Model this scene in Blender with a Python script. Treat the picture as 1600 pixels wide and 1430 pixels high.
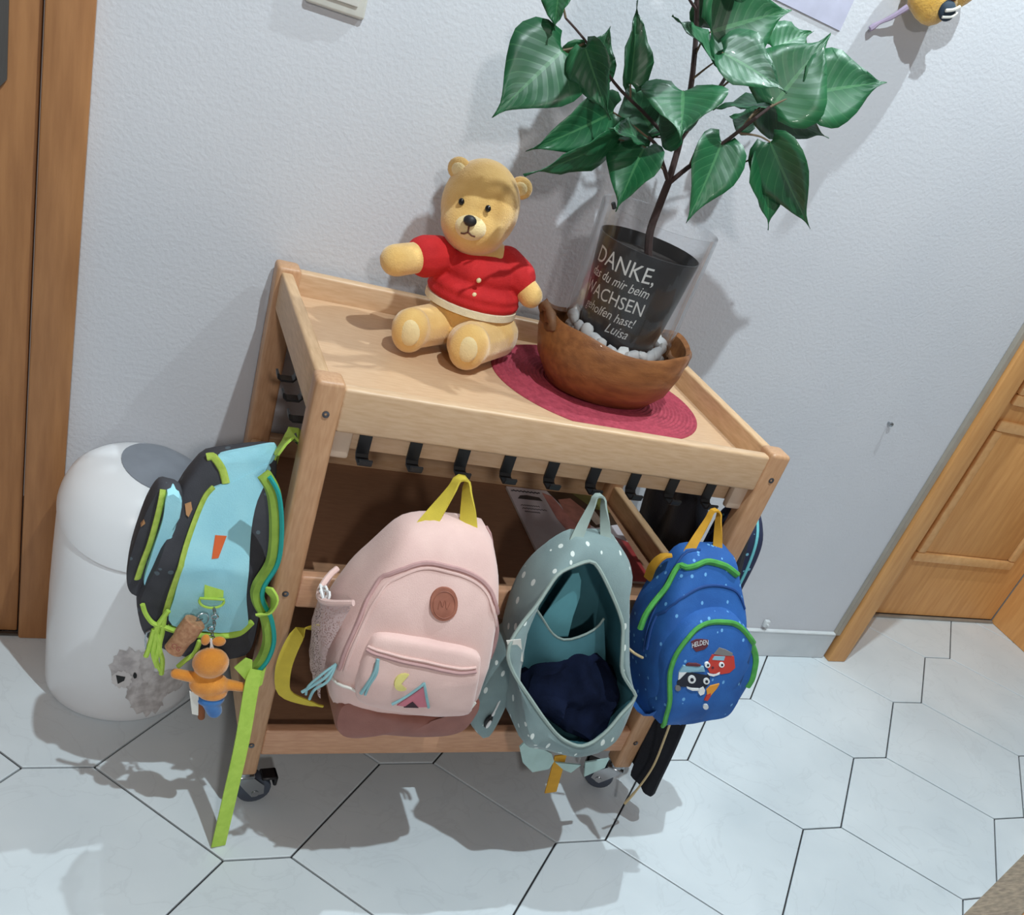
import bpy, bmesh, math, random
from mathutils import Vector, Matrix, noise
from math import sin, cos, pi, radians, sqrt, atan2

for o in list(bpy.data.objects): bpy.data.objects.remove(o)
scene = bpy.context.scene
COL = scene.collection
random.seed(4)

# ------------------------------------------------------------------ camera
F_PX, PPX, PPY = 1482.87, 831.17, 921.23
CAM = Vector((-0.2740, -1.4699, 1.1995))
YAW, PITCH, ROLL = 0.5568, 0.5423, -0.3734
_f = Vector((sin(YAW)*cos(PITCH), cos(YAW)*cos(PITCH), -sin(PITCH)))
_r0 = Vector((cos(YAW), -sin(YAW), 0)); _d0 = _f.cross(_r0)
_r = cos(ROLL)*_r0 + sin(ROLL)*_d0; _d = -sin(ROLL)*_r0 + cos(ROLL)*_d0
cd = bpy.data.cameras.new('camera'); cam = bpy.data.objects.new('camera', cd); COL.objects.link(cam)
cd.sensor_fit = 'HORIZONTAL'; cd.sensor_width = 36; cd.lens = F_PX/1600*36
cd.shift_x = (800-PPX)/1600; cd.shift_y = (PPY-715)/1600; cd.clip_start = 0.02
cam.matrix_world = Matrix(((_r.x, -_d.x, -_f.x, CAM.x), (_r.y, -_d.y, -_f.y, CAM.y), (_r.z, -_d.z, -_f.z, CAM.z), (0, 0, 0, 1)))
scene.camera = cam

# ------------------------------------------------------------------ light
w = bpy.data.worlds.new('world'); scene.world = w; w.use_nodes = True
w.node_tree.nodes['Background'].inputs[0].default_value = (1.0, 0.955, 0.93, 1)
w.node_tree.nodes['Background'].inputs[1].default_value = 0.18
def lamp(name, loc, power, radius, col=(.83, .955, 1.0)):
    l = bpy.data.lights.new(name, 'POINT'); l.energy = power; l.shadow_soft_size = radius; l.color = col
    o = bpy.data.objects.new(name, l); o.location = loc; COL.objects.link(o)
lamp('ceiling_lamp_front', (0.24, -1.02, 2.42), 99, 0.014)
lamp('front_fill_light', (-0.45, -3.4, 2.20), 92, 0.10, (1, .955, .92))  # unseen fill light, added behind the camera to brighten faces turned forward
lamp('ceiling_lamp_side', (1.10, -0.30, 2.42), 72, 0.014)
scene.view_settings.view_transform = 'Standard'; scene.view_settings.look = 'None'
scene.view_settings.gamma = 1; scene.view_settings.use_curve_mapping = False
scene.view_settings.exposure = 0.08

# ------------------------------------------------------------------ frames and helpers
# the trolley stands 1 degree off the wall: T is its frame, W the room's
TH, GAP = -0.0173, 0.008
TM = Matrix.Translation((0, -GAP, 0)) @ Matrix.Rotation(TH, 4, 'Z')
TI = TM.inverted()
WM = Matrix.Identity(4)
def at(px, py, y=None, z=None, x=None, fr='T'):
    d = _r*((px-PPX)/F_PX) + _d*((py-PPY)/F_PX) + _f
    c = CAM
    if fr == 'T': c = TI @ CAM; d = TI.to_3x3() @ d
    if y is not None: t = (y-c.y)/d.y
    elif z is not None: t = (z-c.z)/d.z
    else: t = (x-c.x)/d.x
    return c + d*t

def srgb(r, g, b):
    f = lambda c: (c/255/12.92) if c/255 <= .04045 else ((c/255+.055)/1.055)**2.4
    return (f(r), f(g), f(b))
MATS = {}
def mat(name, c, rough=.6, var=.12, vs=30, bump=.0, bs=200, metal=0, spec=.5, sheen=0, c2=None, stretch=None, coat=0, kind='noise', emit=0):
    if name in MATS: return MATS[name]
    m = bpy.data.materials.new(name); m.use_nodes = True; nt = m.node_tree; N = nt.nodes; L = nt.links
    b = N['Principled BSDF']; c = srgb(*c)
    c2 = srgb(*c2) if c2 else tuple(x*(1-var) for x in c)
    tc = N.new('ShaderNodeTexCoord'); mp = N.new('ShaderNodeMapping'); L.new(tc.outputs['Object'], mp.inputs['Vector'])
    if stretch: mp.inputs['Scale'].default_value = stretch
    n = N.new('ShaderNodeTexNoise'); n.inputs['Scale'].default_value = vs; n.inputs['Detail'].default_value = 5
    L.new(mp.outputs[0], n.inputs['Vector'])
    mr = N.new('ShaderNodeMapRange'); mr.inputs[1].default_value = .33; mr.inputs[2].default_value = .67
    L.new(n.outputs[0], mr.inputs[0])
    mx = N.new('ShaderNodeMix'); mx.data_type = 'RGBA'; mx.inputs['A'].default_value = (*c, 1); mx.inputs['B'].default_value = (*c2, 1)
    L.new(mr.outputs[0], mx.inputs['Factor']); L.new(mx.outputs['Result'], b.inputs['Base Color'])
    b.inputs['Roughness'].default_value = rough; b.inputs['Metallic'].default_value = metal
    b.inputs['Specular IOR Level'].default_value = spec; b.inputs['Sheen Weight'].default_value = sheen
    b.inputs['Coat Weight'].default_value = coat
    if bump:
        n2 = N.new('ShaderNodeTexNoise'); n2.inputs['Scale'].default_value = bs; n2.inputs['Detail'].default_value = 3
        L.new(mp.outputs[0], n2.inputs['Vector'])
        bp = N.new('ShaderNodeBump'); bp.inputs['Strength'].default_value = bump; bp.inputs['Distance'].default_value = .002
        L.new(n2.outputs[0], bp.inputs['Height']); L.new(bp.outputs[0], b.inputs['Normal'])
    MATS[name] = m; return m
def speckle(m, c, scale=45, thr=.16, stretch=(1, 1, 1), rot=(0, 0, 0), dens=.55):
    """printed dashes / dots scattered on the fabric"""
    nt = m.node_tree; N = nt.nodes; L = nt.links; b = N['Principled BSDF']
    old = b.inputs['Base Color'].links[0].from_socket
    tc = N.new('ShaderNodeTexCoord'); mp = N.new('ShaderNodeMapping'); mp.inputs['Scale'].default_value = stretch; mp.inputs['Rotation'].default_value = rot
    L.new(tc.outputs['Object'], mp.inputs['Vector'])
    v = N.new('ShaderNodeTexVoronoi'); v.inputs['Scale'].default_value = scale; L.new(mp.outputs[0], v.inputs['Vector'])
    lt = N.new('ShaderNodeMath'); lt.operation = 'LESS_THAN'; lt.inputs[1].default_value = thr; L.new(v.outputs['Distance'], lt.inputs[0])
    sp = N.new('ShaderNodeSeparateColor'); L.new(v.outputs['Color'], sp.inputs[0])
    l2 = N.new('ShaderNodeMath'); l2.operation = 'LESS_THAN'; l2.inputs[1].default_value = dens; L.new(sp.outputs[0], l2.inputs[0])
    mu = N.new('ShaderNodeMath'); mu.operation = 'MULTIPLY'; L.new(lt.outputs[0], mu.inputs[0]); L.new(l2.outputs[0], mu.inputs[1])
    mx = N.new('ShaderNodeMix'); mx.data_type = 'RGBA'; L.new(mu.outputs[0], mx.inputs['Factor']); L.new(old, mx.inputs['A'])
    mx.inputs['B'].default_value = (*srgb(*c), 1); L.new(mx.outputs['Result'], b.inputs['Base Color'])
    return m

def catmull(pts, n, closed=False):
    pts = [Vector(p) for p in pts]; k = len(pts); dense = []
    segs = k if closed else k-1
    for i in range(segs):
        if closed: p = [pts[(i+j-1) % k] for j in range(4)]
        else: p = [pts[max(0, min(k-1, i+j-1))] for j in range(4)]
        for s in range(16):
            t = s/16
            dense.append(.5*((2*p[1]) + (p[2]-p[0])*t + (2*p[0]-5*p[1]+4*p[2]-p[3])*t*t + (3*p[1]-p[0]-3*p[2]+p[3])*t**3))
    dense.append(pts[0].copy() if closed else pts[-1].copy())
    cum = [0]
    for a, b in zip(dense, dense[1:]): cum.append(cum[-1]+(b-a).length)
    out = []; j = 0; m = n if closed else n-1
    for i in range(n):
        s = cum[-1]*i/m
        while j < len(cum)-2 and cum[j+1] < s: j += 1
        dd = cum[j+1]-cum[j]; out.append(dense[j].lerp(dense[j+1], (s-cum[j])/dd if dd > 1e-12 else 0))
    return out

class MB:
    def __init__(s): s.v = []; s.f = []; s.flat = False
    def add(s, vs, fs):
        o = len(s.v); s.v += [Vector(p) for p in vs]; s.f += [tuple(i+o for i in f) for f in fs]; return s
    def xf(s, M):
        s.v = [M @ p for p in s.v]; return s
    def merge(s, o): return s.add(o.v, o.f)
    def box(s, lo, hi, bev=0, seg=2):
        bm = bmesh.new(); bmesh.ops.create_cube(bm, size=1)
        lo = Vector(lo); hi = Vector(hi)
        for v in bm.verts: v.co = Vector([(lo[i]+hi[i])/2+v.co[i]*(hi[i]-lo[i]) for i in range(3)])
        if bev: bmesh.ops.bevel(bm, geom=bm.edges[:], offset=bev, segments=seg, profile=.5, affect='EDGES')
        return s.addbm(bm)
    def addbm(s, bm):
        bm.verts.ensure_lookup_table(); bm.verts.index_update()
        s.add([v.co.copy() for v in bm.verts], [[v.index for v in f.verts] for f in bm.faces]); bm.free(); return s
    def loft(s, rings, cap0=True, cap1=True, closed=True):
        n = len(rings[0]); o = len(s.v)
        for r in rings: s.v += [Vector(p) for p in r]
        for i in range(len(rings)-1):
            for j in range(n if closed else n-1):
                a = o+i*n+j; b = o+i*n+(j+1) % n; s.f.append((a, b, b+n, a+n))
        if closed:
            if cap0: s.f.append(tuple(o+j for j in reversed(range(n))))
            if cap1: s.f.append(tuple(o+(len(rings)-1)*n+j for j in range(n)))
        return s
    def tube(s, path, r, n=8, cap=True, closed=False, flatten=1):
        path = [Vector(p) for p in path]; k = len(path); rings = []
        up = None
        for i, p in enumerate(path):
            if closed: t = path[(i+1) % k]-path[i-1]
            else: t = path[min(i+1, k-1)]-path[max(i-1, 0)]
            t.normalize()
            if up is None: up = t.orthogonal().normalized()
            up = (up-t*up.dot(t)).normalized(); bi = t.cross(up)
            rr = r[i] if isinstance(r, (list, tuple)) else r
            rings.append([p+up*cos(2*pi*j/n)*rr+bi*sin(2*pi*j/n)*rr*flatten for j in range(n)])
        if closed: rings.append(rings[0]); return s.loft(rings, False, False)
        return s.loft(rings, cap, cap)
    def ribbon(s, path, width, thick, side):
        """flat strap; side = direction of its width (vector or list)"""
        path = [Vector(p) for p in path]; k = len(path); rings = []
        for i, p in enumerate(path):
            t = (path[min(i+1, k-1)]-path[max(i-1, 0)]).normalized()
            sd = Vector(side[i]) if isinstance(side, list) else Vector(side)
            sd = (sd-t*sd.dot(t)).normalized(); nn = t.cross(sd)
            wd = width[i] if isinstance(width, (list, tuple)) else width
            a = sd*wd/2; b = nn*thick/2
            rings.append([p-a-b, p+a-b, p+a+b, p-a+b])
        return s.loft(rings)
    def lathe(s, prof, c=(0, 0, 0), n=32, closed=False, M=None):
        c = Vector(c); rings = []
        for r, z in prof:
            ring = [Vector((r*cos(2*pi*j/n), r*sin(2*pi*j/n), z)) for j in range(n)]
            rings.append([c+(M @ p if M else p) for p in ring])
        return s.loft(rings, prof[0][0] > 1e-6 or True, True)
    def ell(s, c, r, M=None, nu=16, nv=10):
        c = Vector(c); r = (r, r, r) if not hasattr(r, '__len__') else r; rings = []
        for i in range(nv+1):
            a = pi*(i+.02*(i == 0)-.02*(i == nv))/nv
            ring = [Vector((r[0]*sin(a)*cos(2*pi*j/nu), r[1]*sin(a)*sin(2*pi*j/nu), -r[2]*cos(a))) for j in range(nu)]
            rings.append([c+(M @ p if M else p) for p in ring])
        return s.loft(rings)
    def capsule(s, a, b, r0, r1, n=12):
        a = Vector(a); b = Vector(b); d = b-a; L_ = d.length; t = d/L_; path = []; rr = []
        for i in range(5): q = pi/2*i/5; path.append(a-t*r0*cos(q)); rr.append(max(r0*sin(q), 1e-4))
        for i in range(6): path.append(a+d*i/5); rr.append(r0+(r1-r0)*i/5)
        for i in range(1, 6): q = pi/2*i/5; path.append(b+t*r1*sin(q)); rr.append(max(r1*cos(q), 1e-4))
        return s.tube(path, rr, n)
    def prism(s, poly, d):
        """poly: list of 3D points, extruded by vector d"""
        d = Vector(d); return s.loft([[Vector(p) for p in poly], [Vector(p)+d for p in poly]])

def mesh_of(name, mb, smooth=True, base=Vector((0, 0, 0))):
    me = bpy.data.meshes.new(name); me.from_pydata([tuple(p-base) for p in mb.v], [], mb.f); me.validate()
    bm = bmesh.new(); bm.from_mesh(me); bmesh.ops.recalc_face_normals(bm, faces=bm.faces[:]); bm.to_mesh(me); bm.free()
    if smooth:
        me.polygons.foreach_set('use_smooth', [True]*len(me.polygons))
        try: me.set_sharp_from_angle(angle=radians(38))
        except Exception: pass
    me.update(); return me
BASE = {}; FRAME = {}
def tag(o, label, cat, group=None, kind=None):
    if label: o['label'] = label
    if cat: o['category'] = cat
    if group: o['group'] = group
    if kind: o['kind'] = kind
    return o
def thing(name, label, cat, base, group=None, fr='T', kind=None):
    o = bpy.data.objects.new(name, None); COL.objects.link(o); o.empty_display_size = .03
    base = Vector(base); o.matrix_world = (TM if fr == 'T' else WM) @ Matrix.Translation(base)
    BASE[o.name] = base; tag(o, label, cat, group, kind); return o
def part(name, mb, m, parent, label=None, smooth=True, kind=None):
    base = BASE[parent.name]; o = bpy.data.objects.new(name, mesh_of(name, mb, smooth, base)); COL.objects.link(o)
    o.parent = parent; BASE[o.name] = base
    if m: o.data.materials.append(m)
    if label: o['label'] = label
    if kind: o['kind'] = kind
    return o
def solo(name, mb, m, label, cat, base, group=None, fr='T', kind=None, smooth=True):
    base = Vector(base); o = bpy.data.objects.new(name, mesh_of(name, mb, smooth, base)); COL.objects.link(o)
    o.matrix_world = (TM if fr == 'T' else WM) @ Matrix.Translation(base); BASE[o.name] = base
    if m: o.data.materials.append(m)
    tag(o, label, cat, group, kind); return o
def struct(name, mb, m, smooth=True):
    return solo(name, mb, m, None, None, (0, 0, 0), None, 'W', 'structure', smooth)
def inst(src, parent, loc, name=None, M=None):
    o = src.copy(); COL.objects.link(o); o.parent = parent
    o.matrix_basis = Matrix.Translation(loc) @ (M or Matrix.Identity(4)); BASE[o.name] = BASE[src.name]; return o

class Puff:
    """soft stuffed body: closed outline (u,v) in the plane of its face, thickness along w"""
    FR = [(1, .10), (1, .35), (1, .62), (.985, .80), (.95, .92), (.88, .99), (.7, 1.04), (.4, 1.07), (.15, 1.08)]
    def __init__(s, outline, w0, depth, N=72, wr=.0015, seed=0, front=None, mp=None, back=None, wf=22):
        s.o = catmull([(u, v, 0) for u, v in outline], N, True); s.N = N
        s.c = Vector((sum(p.x for p in s.o)/N, sum(p.y for p in s.o)/N, 0))
        s.w0 = w0 if callable(w0) else (lambda u, v: w0); s.dp = depth if callable(depth) else (lambda u, v: depth)
        s.wr = wr; s.seed = seed; s.fr = front or s.FR; s.wf = wf
        s.map = mp or (lambda u, v, w: Vector((u, -w, v)))
        s.bk = back if back is not None else [(.1, 0), (.6, 0), (.93, .0), (.985, .03)]
    def pt(s, k, sc, f):
        p = s.c+(s.o[k % s.N]-s.c)*sc; return s.uvf(p.x, p.y, f)
    def uvf(s, u, v, f):
        w_ = s.w0(u, v)+s.dp(u, v)*f
        n = noise.noise_vector(Vector((u*s.wf+s.seed*7.3, v*s.wf*.6, f*2)))
        return s.map(u+n.x*s.wr*.7, v+n.z*s.wr*.7, w_+n.y*s.wr*1.6)
    def mesh(s, rings=None):
        return MB().loft([[s.pt(k, sc, f) for k in range(s.N)] for sc, f in (rings or s.bk+s.fr)])
    def rad(s, u, v):
        d = Vector((u, v, 0))-s.c; L_ = d.length
        if L_ < 1e-6: return 0
        a = atan2(d.y, d.x); best = L_
        for k in range(s.N):
            p = s.o[k]-s.c; q = s.o[(k+1) % s.N]-s.c
            x = p.x*d.y-p.y*d.x; y = q.x*d.y-q.y*d.x
            if x*y <= 0 and abs(x-y) > 1e-12:
                h = p.lerp(q, x/(x-y))
                if h.dot(d) > 0: return L_/h.length
        return 1
    def surf(s, u, v, off=0):
        r = min(.999, s.rad(u, v)); f = s.fr[-1][1]
        for (a, fa), (b, fb) in zip(s.fr, s.fr[1:]):
            if a >= r >= b and a > b: f = fa+(fb-fa)*(a-r)/(a-b); break
        p = s.uvf(u, v, f); q = s.uvf(u, v, f+.1); return p+(q-p).normalized()*off
    def path(s, pts, n=24, off=0, closed=False): return [s.surf(p.x, p.y, off) for p in catmull([(u, v, 0) for u, v in pts], n, closed)]
    def decal(s, poly, off=.0008, th=.0012, n=None, rings=(1, .66, .33, .05)):
        ps = [Vector((u, v, 0)) for u, v in poly] if n is None else catmull([(u, v, 0) for u, v in poly], n, True)
        c = sum(ps, Vector())/len(ps)
        rr = [[s.surf(p.x, p.y, -.002) for p in ps]]
        for sc in rings: rr.append([s.surf((c+(p-c)*sc).x, (c+(p-c)*sc).y, off+th) for p in ps])
        return MB().loft(rr)
def circ(u, v, r, n=20, r2=None): return [(u+r*cos(2*pi*i/n), v+(r2 or r)*sin(2*pi*i/n)) for i in range(n)]
def text_mesh(txt, size, ext=.0):
    cu = bpy.data.curves.new('t', 'FONT'); cu.body = txt; cu.size = size; cu.align_x = 'CENTER'; cu.resolution_u = 3; cu.extrude = ext
    ob = bpy.data.objects.new('t', cu); COL.objects.link(ob); dg = bpy.context.evaluated_depsgraph_get(); dg.update()
    me = ob.evaluated_get(dg).to_mesh(); mb = MB(); mb.add([v.co.copy() for v in me.vertices], [tuple(p.vertices) for p in me.polygons])
    ob.evaluated_get(dg).to_mesh_clear(); bpy.data.objects.remove(ob); bpy.data.curves.remove(cu); return mb

# ------------------------------------------------------------------ the room
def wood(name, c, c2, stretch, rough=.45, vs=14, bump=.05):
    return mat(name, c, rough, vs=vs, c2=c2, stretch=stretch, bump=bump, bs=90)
M_wall = mat('wall_plaster', (202, 203, 208), .9, vs=3, c2=(196, 198, 204), bump=.35, bs=160)
M_grout = mat('grout', (52, 52, 55), .9)
M_door = wood('door_wood', (172, 121, 76), (154, 105, 64), (6, 6, .6), .5)
M_skirt = mat('skirting_tile', (205, 209, 212), .4, vs=8, c2=(190, 195, 199))
def tile_mat():
    m = mat('floor_tile', (222, 231, 236), .38, vs=5, c2=(211, 221, 227)); nt = m.node_tree; N = nt.nodes; L = nt.links; b = N['Principled BSDF']
    old = b.inputs['Base Color'].links[0].from_socket
    tc = N.new('ShaderNodeTexCoord'); n = N.new('ShaderNodeTexNoise'); n.inputs['Scale'].default_value = 7; n.inputs['Detail'].default_value = 8; n.inputs['Distortion'].default_value = 1.4
    L.new(tc.outputs['Object'], n.inputs['Vector'])
    r = N.new('ShaderNodeValToRGB'); e = r.color_ramp.elements; e[0].position = .485; e[0].color = (0, 0, 0, 1); e[1].position = .52; e[1].color = (0, 0, 0, 1)
    k = e.new(.50); k.color = (1, 1, 1, 1); L.new(n.outputs[0], r.inputs[0])
    mu = N.new('ShaderNodeMath'); mu.operation = 'MULTIPLY'; mu.inputs[1].default_value = .2; L.new(r.outputs[0], mu.inputs[0])
    mx = N.new('ShaderNodeMix'); mx.data_type = 'RGBA'; L.new(mu.outputs[0], mx.inputs['Factor']); L.new(old, mx.inputs['A']); mx.inputs['B'].default_value = (*srgb(188, 196, 202), 1)
    L.new(mx.outputs['Result'], b.inputs['Base Color']); return m
M_tile = tile_mat()

DX0, DX1 = 1.56, 2.43        # the recessed doorway on the right
LD = -0.262                  # outer edge of the left door's trim
struct('wall_back', MB().box((LD-.03, 0, -.02), (DX0+.03, .22, 2.45)), M_wall, False)
struct('wall_right', MB().box((DX1+.02, 0, -.02), (4.2, .22, 2.45)), M_wall, False)
struct('wall_left', MB().box((-2.4, 0, -.02), (LD-.98, .22, 2.45)), M_wall, False)
floor = struct('floor', MB().box((-2.4, -3.0, -.05), (4.2, .45, -.0045)), M_grout, False)

def clip(poly, ax, lim, keep_less=True):
    out = []
    for i in range(len(poly)):
        a = poly[i]; b = poly[(i+1) % len(poly)]
        ia = (a[ax] <= lim) == keep_less; ib = (b[ax] <= lim) == keep_less
        if ia: out.append(a)
        if ia != ib:
            t = (lim-a[ax])/(b[ax]-a[ax]); out.append(tuple(a[k]+(b[k]-a[k])*t for k in (0, 1)))
    return out
TO = (-.2963, -.3290); TDX, TDY, TS, PHI = .2809, .1932, .1002, -.0217
def lat(i, j, r):
    x = (i+j)*TDX+r*TS; y = (j-i)*TDY
    return (TO[0]+cos(PHI)*x-sin(PHI)*y, TO[1]+sin(PHI)*x+cos(PHI)*y)
def inset(poly, d):
    n = len(poly); out = []
    for i in range(n):
        a = Vector((*poly[i-1], 0)); b = Vector((*poly[i], 0)); c = Vector((*poly[(i+1) % n], 0))
        e1 = (b-a).normalized(); e2 = (c-b).normalized(); n1 = Vector((-e1.y, e1.x, 0)); n2 = Vector((-e2.y, e2.x, 0))
        k = (n1+n2); k = k/max(.2, (1+n1.dot(n2))); out.append((b.x+k.x*d, b.y+k.y*d))
    return out
for i in range(-9, 14):
    for j in range(-9, 14):
        p = [lat(i, j, 1), lat(i+1, j, 0), lat(i+1, j, 1), lat(i+1, j+1, 0), lat(i, j+1, 1), lat(i, j+1, 0)]
        cx = sum(q[0] for q in p)/6; cy = sum(q[1] for q in p)/6
        if not (-2.0 < cx < 4.3 and -2.2 < cy < .45): continue
        p = clip(p, 1, .20 if cx > DX0-.3 else -.0)
        if cx <= DX0-.3 and len(p) < 3: continue
        if len(p) < 3: continue
        p = inset(p, .0017)
        if max(q[0] for q in p)-min(q[0] for q in p) < .01: continue
        q = inset(p, .0012)
        mb = MB().loft([[(x, y, -.006) for x, y in p], [(x, y, -.0008) for x, y in p], [(x, y, 0) for x, y in q]])
        part('tile', mb, M_tile, floor, smooth=False)

# skirting tiles along the wall
bb = struct('baseboard_back', MB().box((LD+.0, -.004, 0), (DX0-.002, 0, .079)), M_grout, False)
x = LD+.002; k = 0
for x1 in (.03, .327, .624, .921, 1.245, DX0-.004):
    part('skirting_tile', MB().box((x, -.0095, .001), (x1-.0015, -.001, .077), .001, 1), M_skirt, bb, smooth=False); x = x1+.0015
part('skirting_trim', MB().box((LD+.002, -.012, .0775), (DX0-.004, -.0005, .083), .0015, 1), mat('caulk', (218, 222, 224), .6), bb, smooth=False)

# left door: trim and leaf
d1 = thing('door_1', None, None, (-.8, 0, 0), fr='W', kind='structure')
part('casing', MB().box((-.318, -.024, 0), (LD, .01, 2.1), .004), M_door, d1)
part('leaf', MB().box((-1.17, -.010, .006), (-.320, .03, 2.06), .003), M_door, d1)
part('casing', MB().box((-1.24, -.024, 0), (-1.175, .01, 2.1), .004), M_door, d1)
M_sill = mat('threshold_metal', (90, 84, 78), .4, metal=.6)
part('threshold', MB().box((-1.17, -.018, 0.0002), (LD-.002, -.0105, .006), .001, 1), M_sill, d1)
M_plate = mat('brushed_plate', (104, 102, 100), .38, metal=.75, stretch=(40, 4, 1), vs=30)
pl = part('handle_plate', MB().prism([(xx, -.0105, zz) for xx, zz in [(-.400, .893), (-.392, .882), (-.364, .882), (-.356, .893), (-.356, 1.10), (-.364, 1.11), (-.392, 1.11), (-.400, 1.10)]], (0, -.007, 0)), M_plate, d1, smooth=False)
part('handle', MB().tube(catmull([(-.378, -.012, 1.04), (-.378, -.05, 1.04), (-.39, -.06, 1.04), (-.48, -.06, 1.04)], 14), .009, 10), M_plate, pl)

# right door: casing in front, leaf set back in the thick wall
d2 = thing('door_2', None, None, (2.1, .2, 0), fr='W', kind='structure')
M_door2 = wood('door_wood_lit', (216, 160, 98), (202, 144, 84), (6, 6, .6), .5)  # door wood again, paler: the stronger light here is put into the colour
M_edge = mat('casing_edge_shade', (160, 152, 140), .6)  # left side of the casing, its shade painted in as grey
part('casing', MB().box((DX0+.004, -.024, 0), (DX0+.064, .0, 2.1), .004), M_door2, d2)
part('casing_strip', MB().box((DX0-.012, -.014, .079), (DX0+.0035, -.0002, 2.1), .002, 1), M_edge, d2, 'casing edge strip with its shade coloured grey')
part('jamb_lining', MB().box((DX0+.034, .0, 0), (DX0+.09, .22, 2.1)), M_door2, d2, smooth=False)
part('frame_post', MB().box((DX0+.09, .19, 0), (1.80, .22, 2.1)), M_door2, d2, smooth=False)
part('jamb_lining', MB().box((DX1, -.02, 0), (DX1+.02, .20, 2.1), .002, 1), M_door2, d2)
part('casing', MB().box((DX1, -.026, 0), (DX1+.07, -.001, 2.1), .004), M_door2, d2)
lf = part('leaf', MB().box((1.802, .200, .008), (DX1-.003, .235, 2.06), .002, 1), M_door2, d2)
M_mould = wood('door_moulding', (224, 176, 120), (212, 160, 104), (4, 6, 4), .45)
for z0, z1 in ((.205, .655), (.70, 1.25)):
    xa, xb = 1.915, 2.335
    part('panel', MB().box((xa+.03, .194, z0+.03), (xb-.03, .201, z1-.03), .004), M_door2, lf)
    for lo, hi in (((xa, .186, z0), (xb, .2005, z0+.030)), ((xa, .186, z1-.03), (xb, .2005, z1)), ((xa, .186, z0+.03), (xa+.03, .2005, z1-.03)), ((xb-.03, .186, z0+.03), (xb, .2005, z1-.03))):
        part('moulding', MB().box(lo, hi, .006, 2), M_mould, lf)
part('threshold', MB().box((1.70, .188, .0), (DX1-.003, .1995, .007), .001, 1), mat('threshold_grey', (150, 142, 132), .5), d2)

# ------------------------------------------------------------------ trolley
W, D, H, PW = .72, .4207, .742, .036
beech_v = wood('beech_upright', (194, 152, 116), (180, 136, 100), (18, 18, 2.5), .42)
beech_x = wood('beech_long', (208, 176, 142), (196, 160, 124), (2.5, 18, 18), .4)
beech_y = wood('beech_cross', (214, 178, 138), (198, 160, 120), (18, 2.5, 18), .42)
beech_top = wood('beech_panel', (206, 172, 138), (196, 159, 125), (3, 22, 10), .42)
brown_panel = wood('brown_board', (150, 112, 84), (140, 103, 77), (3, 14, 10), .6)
M_hook = mat('black_metal', (24, 25, 28), .45)
M_chrome = mat('zinc', (176, 180, 184), .22, metal=.95, var=.1)
M_rub = mat('wheel_grey', (70, 78, 92), .5)
M_screw = mat('screw_steel', (96, 98, 104), .35, metal=.8)
tr = thing('coat_trolley', 'beech coat trolley on castors with black hooks and backpacks, standing against the white wall', 'trolley', (.36, -.21, 0))
ZB = .073
for sx, sy in ((0, -D), (W-PW, -D), (0, -PW), (W-PW, -PW)):
    part('post', MB().box((sx, sy, ZB), (sx+PW, sy+PW, H), .006, 3), beech_v, tr)
def frame(z0, z1, pz, pm, nm, th=.018, rm=None):
    part('front_rail', MB().box((PW-.001, -D+.004, z0), (W-PW+.001, -D+.004+th, z1), .004, 3), rm or beech_x, tr)
    part('back_rail', MB().box((PW-.001, -.022, z0), (W-PW+.001, -.004, z1), .004, 3), beech_x, tr)
    part('side_rail', MB().box((.006, -D+PW-.001, z0), (.024, -PW+.001, z1), .004, 3), beech_y, tr)
    part('side_rail', MB().box((W-.024, -D+PW-.001, z0), (W-.006, -PW+.001, z1), .004, 3), beech_y, tr)
    part(nm, MB().box((.022, -D+.021, pz-.012), (W-.022, -.021, pz), .0015, 1), pm, tr)
frame(.676, .735, .699, beech_top, 'tray_panel')
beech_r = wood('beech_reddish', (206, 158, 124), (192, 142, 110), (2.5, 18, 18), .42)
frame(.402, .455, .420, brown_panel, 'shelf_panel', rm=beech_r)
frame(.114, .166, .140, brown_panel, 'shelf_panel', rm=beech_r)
# hook battens with black hooks, on the front and on both ends
hb = part('hook_batten', MB().box((PW+.002, -D+.030, .642), (W-PW-.002, -D+.044, .690), .003, 2), beech_x, tr)
part('batten_clip', MB().box((PW-.002, -D+.016, .634), (PW+.026, -D+.029, .676), .004, 2), mat('clip_beige', (205, 182, 160), .5), tr)
part('batten_clip', MB().box((W-PW-.026, -D+.016, .634), (W-PW+.002, -D+.029, .676), .004, 2), MATS['clip_beige'], tr)
hl = part('hook_batten', MB().box((.026, -D+PW+.004, .642), (.038, -PW-.004, .690), .003, 2), beech_y, tr)
hr = part('hook_batten', MB().box((W-.038, -D+PW+.004, .642), (W-.026, -PW-.004, .690), .003, 2), beech_y, tr)
def hook_mb(o, out, side):
    o = Vector(o); out = Vector(out); up = Vector((0, 0, 1))
    path = [o+up*.045, o+up*.006, o+up*.001+out*.004, o+out*.020, o+out*.0245+up*.003, o+out*.026+up*.010]
    return MB().ribbon(path, .0165, .0032, side)
HX = [.0776+.0678*i+.004 for i in range(9)]; HZ = .634
h0 = None
for x in HX:
    if h0 is None: h0 = part('hook', hook_mb((x, -D+.0275, HZ), (0, -1, 0), (1, 0, 0)), M_hook, hb, smooth=False)
    else: inst(h0, hb, (x-HX[0], 0, 0))
HY = [-.188-.0615*i for i in range(4)]
h1 = h2 = None
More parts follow.
